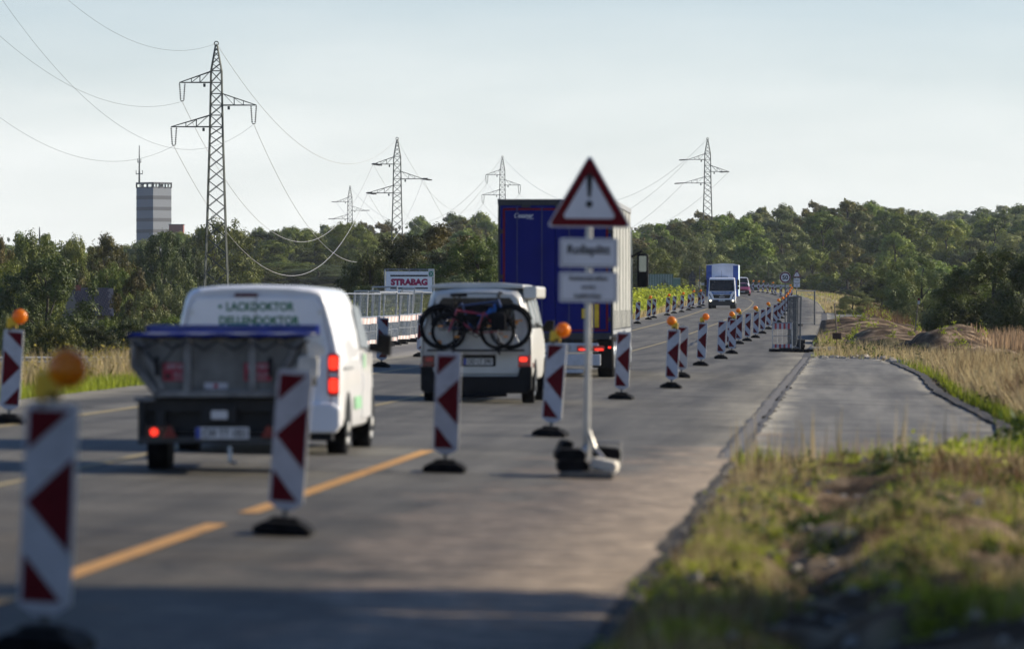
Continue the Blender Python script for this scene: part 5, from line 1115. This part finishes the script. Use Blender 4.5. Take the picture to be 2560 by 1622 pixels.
for (nm, px, y, top, dirs, lab, sc) in PY:
    x = at(px, y)
    if nm == 'P5': sc = 1.05
    t = pylon_master(lab); t.location = (x, y, zat(top, y) - 26.5 * sc); t.scale = (sc, sc, sc); strings(t, dirs); t['group'] = 'lattice pylons of the power lines'
    MB().torus((0, 0, 26.6), .2, .05, 'y', 10, 4).build('earth_clamp', STEELP, t)
    PP[nm] = lambda i, t=t, dirs=dirs, sc=sc: Vector(t.location) + sc * (Vector((0, 0, 26.6)) if i == 0 else Vector((PZ['arms'][i - 1][1] - (.25 if PZ['arms'][i - 1][1] > 0 else -.25) * (dirs is None), 0, PZ['arms'][i - 1][0] - (1.8 if dirs is None else 0))))
WIRE = mat('conductor', (.50, .50, .48), .45, metal=.2, n=.05)  # sunlit brightness of the sagging wires put into the colour
NMW = ('earth wire', 'upper left conductor', 'right conductor', 'lower left conductor')
WIRED = mat('conductor_dark', (.10, .11, .11), .5, metal=.3, n=.05)  # darker copy of the same wire, its dark look against the sky painted in
def wire(a, b_, sag, lab, r=.022, grp=None, m=None):
    n = 70; pts = []
    for i in range(n + 1): u = i / n; q = a.lerp(b_, u); q.z -= 4 * sag * u * (1 - u); pts.append(q)
    rr = [r * max(.7, q.y / 540) for q in pts]
    o = MB().tube(pts, rr, 5, caps=False).build('overhead_wire', m or WIRE, smooth=True); tag(o, lab, 'power line', grp)
D0 = Vector((-14.8, -240, 22.7)); P1 = PP['P1']
for i, sg in enumerate((11.1, 10.0, 12.9, 11.3)): wire(P1(i), P1(i) + D0, sg, f'{NMW[i]} sweeping up to the left from the nearest pylon', .015, 'overhead wires left of the nearest pylon', WIRED)
for i, sg in enumerate((7, 12.3, 12.6, 12.2)): wire(P1(i), PP['P2'](i), sg, f'{NMW[i]} sagging between the nearest pylon and the pylon behind the board', .021, 'overhead wires sagging before the wood')
for i in range(4):
    wire(PP['P2'](i), PP['P3'](i) + Vector((0, 0, 0)), 12, f'{NMW[i]} running right from the pylon behind the board', .012, 'faint overhead wires beyond')
    wire(PP['P4'](i), PP['P3'](i), 14, f'{NMW[i]} running right from the smallest pylon', .012, 'faint overhead wires beyond')
    wire(PP['P3'](i), PP['P5'](i), 12, f'{NMW[i]} reaching the pylon above the oncoming lorry', .012, 'faint overhead wires beyond')
t = thing('mast', 'tiny far mast standing up behind the trees at the far left', 'mast', (at(99, 1900), 1900, 2)); MB().tube([(-.9, 0, 0), (0, 0, zat(568, 1900) - 2)], .16, 4).tube([(.9, 0, 0), (0, 0, zat(568, 1900) - 2)], .16, 4).build('mast', STEELP, t)
# ------------------------------------------------------------------ trees
def leafmat(name, c, c2, tl=.22): return mat(name, c, .55, c2=c2, ns=.9, rnd_obj=.30, island=.26, transl=tl, spec=.25)
LEAF = [leafmat('leaf_mid', (.165, .20, .028), (.06, .09, .014)), leafmat('leaf_dark', (.07, .092, .017), (.03, .043, .009)), leafmat('leaf_pale', (.17, .20, .07), (.075, .105, .03)), leafmat('leaf_olive', (.13, .115, .02), (.055, .053, .012))]
LEAF += [leafmat('wood_dark', (.14, .185, .03), (.06, .09, .017), .3), leafmat('wood_mid', (.23, .28, .04), (.095, .135, .022), .3), leafmat('wood_pale', (.23, .27, .085), (.095, .125, .04), .3), leafmat('wood_olive', (.16, .145, .03), (.075, .07, .018), .3)]
BARK = mat('bark', (.045, .038, .028), .9, n=.2, ns=5, bump=.5, bs=6)
def crown_arrays(rs, Hh, Wd, ncl, nleaf, leaf, bf=.15, taper=1.0, tuft=.25, big=1.0):
    """leaf quads spread in clumps over an uneven crown; returns verts, quads, clump centres"""
    z0, z1 = bf * Hh, .94 * Hh; cl = []
    ph = rs.uniform(0, 6.28, 4)
    for i in range(ncl):
        u = rs.random() ** .85; z = z0 + (z1 - z0) * u; s = (z - z0) / (z1 - z0)
        prof = math.sqrt(max(.02, 1 - abs(2 * s - .85) ** 2.2 * .8)) if taper < 1.5 else max(.08, 1 - s) ** .75
        a = rs.uniform(0, 6.28); wob = 1 + .22 * math.sin(2 * a + ph[0] + 3 * s) + .16 * math.sin(5 * a + ph[1] + 7 * s)
        rr = Wd / 2 * prof * wob * (.30 + .60 * rs.random() ** .5); r = big * Wd * rs.uniform(.085, .17) * (1.1 - .45 * s)
        cl.append((rr * math.cos(a), rr * math.sin(a), z, r, r * rs.uniform(.6, 1.1)))
    for i in range(int(ncl * tuft)):       # shoots that break the outline
        a = rs.uniform(0, 6.28); s = rs.uniform(.35, 1.0); rr = Wd / 2 * math.sqrt(max(.03, 1 - abs(2 * s - .85) ** 2.2 * .8)) * rs.uniform(.85, 1.08) if taper < 1.5 else Wd / 2 * (1.02 - s)
        cl.append((rr * math.cos(a), rr * math.sin(a), z0 + (z1 - z0) * s * rs.uniform(.98, 1.05) + .02 * Hh, Wd * .05, Wd * rs.uniform(.05, .11)))
    cl = np.array(cl); w = cl[:, 3] ** 2; n = rs.choice(len(cl), nleaf, p=w / w.sum())
    d = rs.normal(size=(nleaf, 3)); d /= np.linalg.norm(d, axis=1)[:, None]; rad = rs.random(nleaf) ** .33 * rs.uniform(.75, 1.15, nleaf)
    c = cl[n, :3] + d * np.stack([cl[n, 3] * rad, cl[n, 3] * rad, cl[n, 4] * rad], 1)
    c[:, 2] = np.maximum(c[:, 2], z0 * .6)
    nor = d * 1.3 + rs.normal(size=(nleaf, 3)) * .42 + np.array([0, 0, .25]); nor /= np.linalg.norm(nor, axis=1)[:, None]
    t1 = np.cross(nor, rs.normal(size=(nleaf, 3))); t1 /= np.linalg.norm(t1, axis=1)[:, None]; t2 = np.cross(nor, t1)
    s = (leaf * rs.uniform(.55, 1.35, nleaf))[:, None]
    v = np.stack([c - t1 * s * .9, c - t2 * s * .42, c + t1 * s * .9, c + t2 * s * .42], 1).reshape(-1, 3)
    return v, np.arange(nleaf * 4).reshape(-1, 4), cl
def tree_proto(seed, Hh, Wd, ncl, nleaf, leaf, lm, **kw):
    rs = np.random.RandomState(seed); v, f, cl = crown_arrays(rs, Hh, Wd, ncl, nleaf, leaf, **kw)
    co = npmesh('crown', v, f, lm); t = MB(); r = Hh * .016 + .06
    top = Vector((rs.uniform(-.3, .3), rs.uniform(-.3, .3), Hh * .82)); base = Vector((0, 0, -1.0))
    pts = [base.lerp(top, i / 6) + Vector((rs.uniform(-1, 1), rs.uniform(-1, 1), 0)) * (.02 * Hh * (i > 0)) for i in range(7)]
    t.tube(pts, [r * (1 - .13 * i) for i in range(7)], 7)
    for i in rs.choice(ncl, min(ncl, 12), replace=False):
        c = Vector(cl[i, :3]); zs = max(.2 * Hh, c.z - .3 * Wd); p = base.lerp(top, min(.95, (zs + 1) / (Hh * .82 + 1)))
        t.tube([p, p.lerp(c, .5) + Vector((0, 0, .05 * Wd)), c], [r * .28, r * .16, r * .05], 5)
    to = t.build('trunk', BARK)
    return co, to
def hide(o): COL.objects.unlink(o); return o
NEARP = [tuple(map(hide, tree_proto(10 + i, 10, w, nc, nl, lf, LEAF[lm], **kw))) for i, (w, nc, nl, lf, lm, kw) in enumerate((
    (8.5, 90, 36000, .125, 0, dict(bf=.08)), (8.0, 80, 36000, .125, 1, dict(bf=.05)), (8, 70, 34000, .115, 2, dict(bf=.05)), (7, 90, 34000, .12, 3, dict(bf=.1)), (6.5, 60, 24000, .135, 0, dict(bf=.15, tuft=.5))))]
FARP = [tuple(map(hide, tree_proto(40 + i, 10, w, nc, nl, lf, LEAF[lm], **kw))) for i, (w, nc, nl, lf, lm, kw) in enumerate((
    (7.0, 34, 13000, .225, 5, dict(bf=.06, tuft=.5, big=1.5)), (6.2, 32, 12500, .22, 4, dict(bf=.06, tuft=.5, big=1.5)), (6.6, 34, 12500, .225, 6, dict(bf=.06, tuft=.5, big=1.45)), (5.6, 30, 12000, .21, 7, dict(bf=.06, tuft=.6, big=1.4)), (6.4, 30, 12000, .20, 6, dict(bf=.05, tuft=.3, big=1.6)), (7.4, 34, 13000, .23, 5, dict(bf=.08, tuft=.6, big=1.5))))]
def tree(name, label, cat, x, y, z, hgt, wid, proto, group, wref=None):
    t = thing(name, label, cat, (x, y, z), rnd.uniform(0, 6.28), group)
    w0 = {0: 8.5, 1: 8, 2: 8, 3: 7, 4: 6.5}; sw = wid / wref
    t.scale = (sw, sw, hgt / 10)
    for s in proto:
        c = s.copy(); COL.objects.link(c); c.parent = t
    return t
NW = [8.5, 8, 8, 7, 6.5]; FW = [7, 6.2, 6.6, 5.6, 6.4, 7.4]
# (px, top_y, Y, width_px, proto, label or None)
NT = [(118, 642, 300, 250, 1, 'broad dark brownish green tree at the left edge group, left of the tiled roof'), (20, 655, 318, 200, 0, 'dark green tree cut by the left edge of the frame'), (6, 606, 400, 80, 3, 'yellowish small crowned tree at the far left edge'),
      (85, 584, 450, 190, 0, 'rounded green tree topping the far left group'), (178, 594, 490, 130, 0, 'thin open crowned tree standing against the sky, left of the tall bushy one'), (268, 596, 470, 140, 3, 'thin airy tree breaking the skyline left of the banded tower'),
      (290, 665, 352, 150, 0, 'mid green tree just above the tiled roof'), (338, 680, 312, 110, 3, 'brown tinged birch like tree right of the tiled roof'), (378, 730, 268, 160, 2, 'pale silvery green willow like bush left of the white van'),
      (432, 656, 350, 120, 2, 'light green rounded tree left of the nearest pylon foot'), (405, 578, 480, 150, 1, 'dark tree in front of the banded tower foot'), (540, 552, 640, 210, 0, 'large tree behind the nearest pylon legs'), (470, 612, 575, 120, 1, 'dark tree left of the nearest pylon legs'),
      (640, 665, 835, 140, 0, 'green tree right of the nearest pylon legs'), (655, 578, 860, 150, 1, 'dark tree on the skyline right of the nearest pylon'), (740, 568, 900, 140, 0, 'tree on the skyline midway between the two left pylons'), (700, 655, 845, 190, 0, 'low rounded green tree above the white van roof'),
      (800, 662, 840, 180, 2, 'low pale green tree above the right end of the white van roof'), (775, 622, 880, 170, 0, 'tree under the sagging wires above the white van'), (880, 555, 860, 130, 0, 'tree with the smallest pylon rising behind it'),
      (930, 632, 335, 150, 1, 'dark spreading tree left behind the STRABAG board'), (1010, 588, 338, 210, 1, 'dark tall tree directly behind the STRABAG board'), (1110, 572, 345, 230, 3, 'dark olive tree between the board and the blue lorry'), (1205, 596, 330, 200, 0, 'tree half hidden by the blue lorry left edge'),
      (1130, 690, 300, 170, 2, 'low yellowish green bush behind the camper van roof'), (905, 712, 290, 110, 1, 'dark low bush left of the STRABAG board posts'), (1030, 722, 280, 140, 0, 'low bush under the STRABAG board'),
      (135, 808, 228, 170, 0, 'low green shrub in front of the left tree group'), (20, 785, 226, 140, 2, 'pale leaved shrub at the left edge behind the amber lamp'), (225, 812, 236, 170, 1, 'dark shrub under the tiled roof gable'), (320, 800, 240, 150, 1, 'dark shrub left of the trailer'), (430, 790, 262, 140, 0, 'shrub partly hidden behind the trailer tarpaulin'), (262, 794, 300, 120, 0, 'small shrub hiding the wall below the tiled roof'), (395, 830, 230, 100, 1, 'lowest dark shrub behind the guard rail'),
      (2303, 642, 335, 190, 2, 'large grey green tree at the right, left of the darkest one'), (2490, 622, 262, 250, 1, 'very dark tree at the right edge above the reeds'), (2580, 640, 250, 220, 1, 'dark tree cut by the right edge of the frame'), (2395, 700, 300, 120, 0, 'mid green bush between the grey green tree and the darkest tree'),
      (2286, 762, 312, 80, 2, 'small sunlit bush behind the red tipped stake'), (2135, 728, 420, 100, 2, 'pale hazy shrub below the wood, right of the grassy shoulder'), (2360, 770, 285, 110, 0, 'small round bush right of the red tipped stake'), (2205, 700, 440, 110, 1, 'dark bush left of the grey green tree'), (2430, 772, 262, 150, 1, 'low dark bush at the foot of the darkest tree'),
      (1692, 566, 650, 150, 2, 'tall pale edged birch above the green noise screen'), (1625, 616, 640, 130, 0, 'dark round tree behind the green noise screen'), (1575, 600, 640, 130, 1, 'dark tree just right of the blue lorry'), (1918, 640, 760, 82, 2, 'single small open crowned tree behind the far bend beacons'), (2250, 655, 430, 120, 0, 'green tree behind the large grey green one'), (2440, 660, 330, 150, 0, 'tree behind the darkest tree at the right')]
for (px, top, y, wpx, k, lab) in NT:
    x = at(px, y); g = gz(x, y) - .15; zt_ = zat(top, y); hh = zt_ - g; sh = hh < 3.6
    tree('shrub' if sh or 'shrub' in lab or 'bush' in lab else 'tree', lab, 'shrub' if sh or 'shrub' in lab or 'bush' in lab else 'tree', x, y, g, hh * 1.04, wpx / F * y * (1.22 if px < 900 and y > 290 else 1.38 if 900 < px < 1250 else 1.1), NEARP[k], 'trees and shrubs near the road', NW[k])
# woods: rows of single trees, all on the slope
GW = {'l': ('woodland tree among the many on the slope left of the blue lorry', 'woodland trees left of the blue lorry'), 'r': ('woodland tree among the many on the slope right of the blue lorry', 'woodland trees right of the blue lorry')}
CNT = 0
TONE = ['mid green', 'dark green', 'pale green', 'olive brown', 'grey green', 'broad green']
LML = [(110, 'at the far left'), (300, 'left of the banded tower'), (470, 'under the banded tower'), (620, 'around the nearest pylon'), (780, 'right of the nearest pylon'), (930, 'under the smallest pylon'), (1060, 'under the strain pylon'), (1180, 'left of the blue lorry'), (9999, 'behind the blue lorry')]
LMR = [(1640, 'beside the lorry curtain'), (1740, 'under the right hand pylon'), (1830, 'above the oncoming lorry'), (1930, 'above the far bend'), (2030, 'above the distant triangle sign'), (2130, 'right of the distant triangle sign'), (2230, 'above the earth heaps'), (2330, 'above the grey green tree'), (2440, 'above the darkest tree'), (9999, 'at the right edge')]
def wlabel(px, yy, k, side):
    lm = next(b for a, b in (LML if side == 'l' else LMR) if px < a); tier = 'foot' if yy < 830 else 'lower part' if yy < 960 else 'middle' if yy < 1100 else 'upper part' if yy < 1190 else 'skyline'
    return f'{TONE[k]} tree in the {tier} of the wood, {lm}'
for (y, pxs, pxe, side, h0) in ((560, -40, 860, 'l', 8.5), (660, -60, 1260, 'l', 8.5), (760, -60, 1300, 'l', 9), (870, -60, 1300, 'l', 9.5), (990, -60, 1300, 'l', 10), (1120, -80, 1300, 'l', 10.5), (1240, -80, 1300, 'l', 11),
                                (735, 2060, 2640, 'r', 7.5), (790, 1540, 2640, 'r', 8.5), (860, 1540, 2640, 'r', 9), (930, 1540, 2640, 'r', 9.5), (1010, 1500, 2640, 'r', 9.5), (1090, 1500, 2640, 'r', 10), (1180, 1480, 2660, 'r', 10.5), (1250, 1460, 2660, 'r', 11)):
    step = 6.3 / y * F * (1.12 if side == 'l' else .98); px = pxs + rnd.uniform(0, step)
    while px < pxe:
        if y < 800 and 555 < px < 925: px += step; continue
        yy = y + rnd.uniform(-28, 28); x = at(px, yy); g = gz(x, yy) - .3; k = rnd.choice((0, 0, 1, 2, 3, 4, 5) if side == 'r' else (0, 1, 1, 3, 5, 0, 2)); hh = h0 * rnd.uniform(.8, 1.12)
        dd_ = (1240 - yy) * (.13 if side == 'l' else .05) * (1.0 if px > 900 or side == 'r' else .55) if yy < 1180 else 0
        lim = zat(float(sil(px)) + dd_ + rnd.uniform(-6, 10) - (14 if rnd.random() < .06 and side == 'r' else 0), yy) - g
        hh = min(hh, lim)
        if yy > 1200: hh = lim
        if hh > 3:
            tree('woodland_tree', wlabel(px, yy, k, side), 'tree', x, yy, g, hh, rnd.uniform(6.8, 10.2) * min(1, .45 + hh / 16), FARP[k], GW[side][1], FW[k]); CNT += 1
        px += step * rnd.uniform(.8, 1.2)
print('woodland', CNT)
for i, (px, y, wpx, top) in enumerate(((2395, 1900, 90, 525), (2450, 1900, 90, 520), (2510, 1900, 90, 514), (2560, 1900, 90, 512), (2340, 1900, 70, 532))):
    x = at(px, y); g = 22; tree('woodland_tree', 'faint bluish far tree on the ridge at the top right', 'tree', x, y, g, zat(top, y) - g, wpx / F * y * 1.3, FARP[i % 5], 'far ridge trees at the right', FW[i % 5])
# unseen trees: right ones cast the near shade, three others added to block skylight
for i, (x, y, w, h_) in enumerate(((8.6, 32.8, 7.0, 12), (9.2, 27, 7.5, 13), (8.8, 20.5, 7.5, 12.5), (9.6, 14, 7.5, 13), (8.5, 6, 7.5, 13), (12, 30.5, 8, 14), (12.5, 23, 8, 14), (12, 16, 8, 14), (3.5, -7, 8, 12), (-5, -8, 8, 12), (-11, 2, 8, 13))):
    t = tree('unseen_shade_tree', f'unseen tree outside the frame, there to shade the near asphalt, {ORD[i] if i else "farthest"} of eleven', 'tree', x, y, gz(x, y) + 2.4, h_ - 2.4, w, NEARP[1], 'unseen shade trees outside the frame', 8)
    MB().tube([(0, 0, -8), (0, 0, 2)], .22, 8).build('lower_trunk', BARK, t)

# ------------------------------------------------------------------ grass, weeds, reeds, stones
def blades(name, label, n, ysamp, xsamp, h, w, m, seed, kind='stuff', zfn=ground, cond=None, lean=.35, clump=None):
    rs = np.random.RandomState(seed); y = ysamp(rs, n); x = xsamp(rs, y, n)
    keep = np.ones(n, bool) if cond is None else cond(x, y, rs)
    x, y = x[keep], y[keep]; n = len(x); z = ground(x, y)
    hh = h * rs.uniform(.45, 1.25, n) * (1 if clump is None else clump(x, y)); ww = w * rs.uniform(.6, 1.3, n)
    a = rs.uniform(0, 6.28, n); l = rs.uniform(0, lean, n) * hh; b_ = rs.uniform(0, 6.28, n)
    dx, dy = np.cos(a) * ww / 2, np.sin(a) * ww / 2; lx, ly = np.cos(b_) * l, np.sin(b_) * l
    p = np.stack([x, y, z - .03], 1)
    def P(u, k, q): return np.stack([p[:, 0] + lx * u * u + dx * q * k, p[:, 1] + ly * u * u + dy * q * k, p[:, 2] + hh * u], 1)
    V = np.stack([P(0, 1, -1), P(0, 1, 1), P(.55, .8, 1), P(.55, .8, -1), P(1, .12, 1), P(1, .12, -1)], 1).reshape(-1, 3)
    b = np.arange(n) * 6; Fq = np.concatenate([np.stack([b, b + 1, b + 2, b + 3], 1), np.stack([b + 3, b + 2, b + 4, b + 5], 1)])
    o = npmesh(name, V, Fq, m); tag(o, label, 'grass', kind=kind); return o
def leafy(name, label, n, ysamp, xsamp, r, leaf, per, m, seed, cond=None, cat='weeds', zh=.6):
    rs = np.random.RandomState(seed); y = ysamp(rs, n); x = xsamp(rs, y, n); keep = np.ones(n, bool) if cond is None else cond(x, y, rs); x, y = x[keep], y[keep]; n = len(x); z = ground(x, y)
    R_ = r * rs.uniform(.5, 1.4, n); R_ = np.repeat(R_, per)
    c = np.repeat(np.stack([x, y, z], 1), per, 0); N = len(c); d = rs.normal(size=(N, 3)); d /= np.linalg.norm(d, axis=1)[:, None]; d[:, 2] = np.abs(d[:, 2])
    c = c + d * (R_ * rs.random(N) ** .5)[:, None] * np.array([1, 1, zh * 2]); nor = d + rs.normal(size=(N, 3)) * .7; nor /= np.linalg.norm(nor, axis=1)[:, None]
    t1 = np.cross(nor, rs.normal(size=(N, 3))); t1 /= np.linalg.norm(t1, axis=1)[:, None]; t2 = np.cross(nor, t1); s = (leaf * rs.uniform(.6, 1.4, N))[:, None]
    V = np.stack([c - t1 * s, c - t2 * s * .45, c + t1 * s, c + t2 * s * .45], 1).reshape(-1, 3)
    o = npmesh(name, V, np.arange(N * 4).reshape(-1, 4), m); tag(o, label, cat, kind='stuff'); return o
def gmat(name, c, c2, tl=.4): return mat(name, c, .6, c2=c2, ns=1.2, island=.4, transl=tl, spec=.2)
GG = gmat('grass_green', (.32, .37, .03), (.17, .21, .02)); GD = gmat('grass_dry', (.50, .40, .21), (.33, .25, .12)); GB = gmat('grass_brown', (.17, .10, .05), (.10, .06, .03)); GY = gmat('weed_yellow', (.44, .48, .04), (.24, .29, .03)); GR_ = gmat('reed_tan', (.42, .29, .17), (.27, .18, .10)); GDK = gmat('weed_dark', (.06, .09, .02), (.035, .055, .012))
uy = lambda a, b: (lambda rs, n: np.exp(rs.uniform(np.log(a), np.log(b), n)))
def right_of(dmin, tmax=.0985): return lambda rs, y, n: (XR(y) + right_edge(y) + dmin) + (np.maximum(y * tmax - (XR(y) + right_edge(y) + dmin), .5)) * rs.random(n)
def patch(s, th, seed, sign=1): return lambda x, y, rs: sign * (vnoise(x, y, s, seed) + .18 * rs.normal(size=len(x))) > th
notgul = lambda x, y: (np.abs(x - gully(y)) > .30 + .15 * np.sin(y * 2.3 + x)) & (vnoise(x, y, .8, 31) < .17)
blades('green_grass', 'short green grass over the near right bank', 90000, uy(15, 66), right_of(.08), .11, .009, GG, 1, cond=lambda x, y, rs: patch(.9, -.05, 1)(x, y, rs) & notgul(x, y))
blades('dry_grass', 'dry straw coloured grass over the near right bank', 110000, uy(15, 64), right_of(.12), .17, .006, GD, 2, lean=.5, cond=lambda x, y, rs: patch(.7, -.02, 2, -1)(x, y, rs) & notgul(x, y))
blades('brown_weeds', 'reddish brown weeds on the near right bank', 16000, uy(22, 75), right_of(.2), .22, .010, GB, 3, cond=lambda x, y, rs: patch(.8, .12, 3)(x, y, rs) & notgul(x, y))
leafy('low_weeds', 'bright yellow green low weeds on the near right bank', 3800, uy(22, 66), right_of(.02), .10, .022, 34, GY, 4, cond=lambda x, y, rs: patch(1.1, .05, 4)(x, y, rs) & notgul(x, y), zh=.4)
leafy('dark_weeds', 'dark green leafy clumps on the near right bank', 420, uy(30, 75), right_of(.6), .16, .03, 60, GDK, 5, cond=patch(.6, .12, 5), zh=.6)
blades('tall_stems', 'few tall seed heads standing in front of the paved bay', 90, uy(57, 63), lambda rs, y, n: 2.3 + rs.random(n) * 3.2, .62, .02, GD, 6, lean=.12)
tall = lambda x, y: (1 + .5 * vnoise(x, y, .25, 8)) * (.3 + .7 * smooth(66, 90, y))
notm = lambda x, y: np.min([((x - a) / (c * 1.05)) ** 2 + ((y - b_ + 2) / (d * 1.15)) ** 2 for a, b_, c, d, e in MOUNDS[:4]], axis=0) > 1
blades('dry_grass', 'tall pale dry grass right of the paved bay', 60000, uy(62, 300), right_of(.15, .105), .55, .020, GD, 7, lean=.6, cond=lambda x, y, rs: patch(.22, -.14, 7)(x, y, rs) & notm(x, y) & ((x - XR(y) - right_edge(y)) > .25), clump=tall)
blades('dry_grass', 'pale dry grass at the right edge of the frame', 26000, uy(52, 200), lambda rs, y, n: y * (.074 + .03 * rs.random(n) ** .7), .60, .02, GD, 41, clump=lambda x, y: tall(x, y), lean=.6, cond=lambda x, y, rs: patch(.35, -.05, 15)(x, y, rs) & (x > XR(y) + right_edge(y) + .3))
blades('green_grass', 'green grass along the right edge of the paved bay', 34000, uy(62, 300), right_of(.08, .105), .26, .022, GG, 8, cond=lambda x, y, rs: (patch(.22, -.02, 9)(x, y, rs) | ((x - XR(y) - right_edge(y)) < .5)) & notm(x, y))
blades('brown_weeds', 'tall dark brown weed stalks at the right edge', 22000, uy(50, 190), lambda rs, y, n: y * (.073 + .03 * rs.random(n) ** .7), .62, .022, GB, 9, lean=.6, cond=lambda x, y, rs: patch(.3, .02, 11)(x, y, rs) & (x > XR(y) + right_edge(y) + .3), clump=tall)
leafy('dark_weeds', 'dark green weeds among the dry grass at the right', 1500, uy(66, 260), right_of(.4, .105), .28, .06, 34, GDK, 10, cond=lambda x, y, rs: patch(.3, .1, 12)(x, y, rs) & notm(x, y), zh=.9)
leafy('low_weeds', 'yellow green weeds at the right edge', 500, uy(50, 150), lambda rs, y, n: y * rs.uniform(.07, .1, n), .16, .04, 30, GY, 11, cond=lambda x, y, rs: patch(.5, .1, 13)(x, y, rs) & (x > XR(y) + right_edge(y) + .2), zh=.8)
blades('reed_bed', 'tan reeds in front of the darkest tree at the right', 13000, uy(205, 262), lambda rs, y, n: y * (.080 + .030 * rs.random(n) ** .6), 1.0, .045, GR_, 12, lean=.12, clump=lambda x, y: np.maximum(.3, (.62 - ground(x, y)) * (1 + .15 * vnoise(x, y, .3, 3)) / 1.1))
leafy('mound_weeds', 'small green plants growing on the earth heaps', 90, uy(205, 285), lambda rs, y, n: y * rs.uniform(.055, .085, n), .28, .05, 40, GG, 13, zh=.9)
blades('brown_weeds', 'dark brown weed stalks behind the earth heaps', 1300, uy(285, 320), lambda rs, y, n: y * rs.uniform(.0625, .070, n), 1.3, .05, GB, 14, clump=tall)
blades('dry_grass', 'dry yellow grass on the far right shoulder', 42000, uy(300, 720), lambda rs, y, n: XR(y) + right_edge(y) + .15 + 16 * rs.random(n) ** 1.3, .38, .055, GD, 15, cond=patch(.12, -.12, 21))
blades('green_grass', 'yellow green grass on the far right shoulder', 30000, uy(300, 720), lambda rs, y, n: XR(y) + right_edge(y) + .1 + 12 * rs.random(n) ** 1.3, .26, .055, GY, 16, cond=patch(.12, -.05, 22, -1))
left_of = lambda dmin, wd: (lambda rs, y, n: XR(y) + left_edge(y) - dmin - wd * rs.random(n) ** 1.2)
blades('green_grass', 'bright green grass along the left edge of the road', 34000, uy(60, 190), left_of(.05, 3.0), .24, .018, GG, 17)
blades('dry_grass', 'tall yellow brown grass on the left verge', 34000, uy(60, 200), left_of(1.2, 9), .52, .022, GD, 18, cond=patch(.25, -.2, 23), clump=tall)
leafy('low_weeds', 'yellow flowering weeds on the left verge', 1800, uy(60, 200), left_of(1.5, 9), .32, .05, 30, gmat('weed_gold', (.30, .24, .03), (.15, .14, .03)), 19, cond=patch(.3, 0, 24), zh=1.0)
leafy('roadside_weeds', 'yellow green leafy weeds along the far left verge', 3200, uy(300, 640), left_of(.8, 12), .75, .15, 40, GY, 20, cond=patch(.12, -.18, 25), zh=.95)
blades('dry_grass', 'dry grass at the foot of the far left weeds', 22000, uy(290, 640), left_of(.05, 8), .45, .05, GD, 21)
leafy('scrub', 'green scrub behind the left site fence', 1500, uy(180, 290), lambda rs, y, n: y * rs.uniform(-.033, -.012, n), .8, .08, 90, LEAF[0], 22, cond=lambda x, y, rs: (x - XR(y)) < -15.5, zh=.9)
leafy('scrub', 'dark undergrowth at the foot of the wood', 2600, uy(640, 800), lambda rs, y, n: y * np.where(rs.random(n) < .5, rs.uniform(-.09, 0, n), rs.uniform(.05, .09, n)), 1.5, .3, 60, LEAF[1], 23, zh=.8, cond=lambda x, y, rs: (x > XR(y) + 22) | (x < XR(y) - 24))
leafy('edge_tufts', 'green tufts growing over the broken road edge', 160, uy(24, 63), lambda rs, y, n: XR(y) + 2.45 + .35 * rs.random(n), .10, .022, 40, GY, 51, zh=.6, cond=patch(.35, .05, 33))
# crumbled asphalt and stones along the near edge
def stones(name, label, n, ys_, offf, s0, s1, m, seed):
    rs = np.random.RandomState(seed); b = MB()
    for i in range(n):
        y = math.exp(rs.uniform(math.log(ys_[0]), math.log(ys_[1]))); o = offf(rs, y); x = float(XR(y)) + o; z = max(gz(x, y), float(road_z(y, o)) - .05 if o < 2.5 else -9); s = rs.uniform(s0, s1) * (y / 45) ** .3
        vs = [(x + s * rs.uniform(.6, 1.2) * a, y + s * rs.uniform(.6, 1.3) * c, z + s * rs.uniform(.3, .6) * (d + .7)) for a, c, d in ((-1, -1, -1), (1, -1, -1), (1, 1, -1), (-1, 1, -1), (-.6, -.6, 1), (.6, -.7, 1), (.6, .6, 1), (-.7, .6, 1))]
        b.add(vs, [(0, 3, 2, 1), (4, 5, 6, 7), (0, 1, 5, 4), (1, 2, 6, 5), (2, 3, 7, 6), (3, 0, 4, 7)])
    o = b.build(name, m); tag(o, label, 'stones', kind='stuff')
stones('asphalt_rubble', 'crumbled asphalt lumps along the broken near edge of the road', 900, (14, 63), lambda rs, y: 2.55 + abs(rs.normal()) * .20, .018, .085, EDGEM, 1)
stones('pebbles', 'loose pebbles scattered on the near bank', 1400, (22, 66), lambda rs, y: 2.9 + rs.random() * 4, .012, .05, mat('stone_pale', (.40, .36, .30), .9, n=.15), 2)
stones('pebbles', 'loose grit on the asphalt near the edge', 420, (35, 150), lambda rs, y: 2.4 - abs(rs.normal()) * 2.2, .006, .02, mat('grit', (.14, .13, .12), .9), 3)
stones('pebbles', 'dark crumbs and clods scattered over the paved bay', 700, (66, 150), lambda rs, y: 3.0 + rs.random() ** .7 * 4.6, .008, .035, mat('clod', (.05, .04, .032), .95), 6)
stones('pebbles', 'stones along the far edge of the paved bay', 260, (180, 192), lambda rs, y: rs.uniform(2.6, 6), .03, .12, MATS['stone_pale'], 4)

# ------------------------------------------------------------------ air
hz = MB().box(-420, 420, -30, 2600, -12, 70).build('haze', []); tag(hz, kind='stuff')
hm = bpy.data.materials.new('haze_air'); hm.use_nodes = True; nn_ = hm.node_tree.nodes; nn_.remove(nn_['Principled BSDF']); pv = nn_.new('ShaderNodeVolumePrincipled')
pv.inputs['Color'].default_value = (.82, .90, 1, 1); pv.inputs['Density'].default_value = .00006; pv.inputs['Anisotropy'].default_value = .3
hm.node_tree.links.new(pv.outputs[0], nn_['Material Output'].inputs['Volume']); hz.data.materials.append(hm)
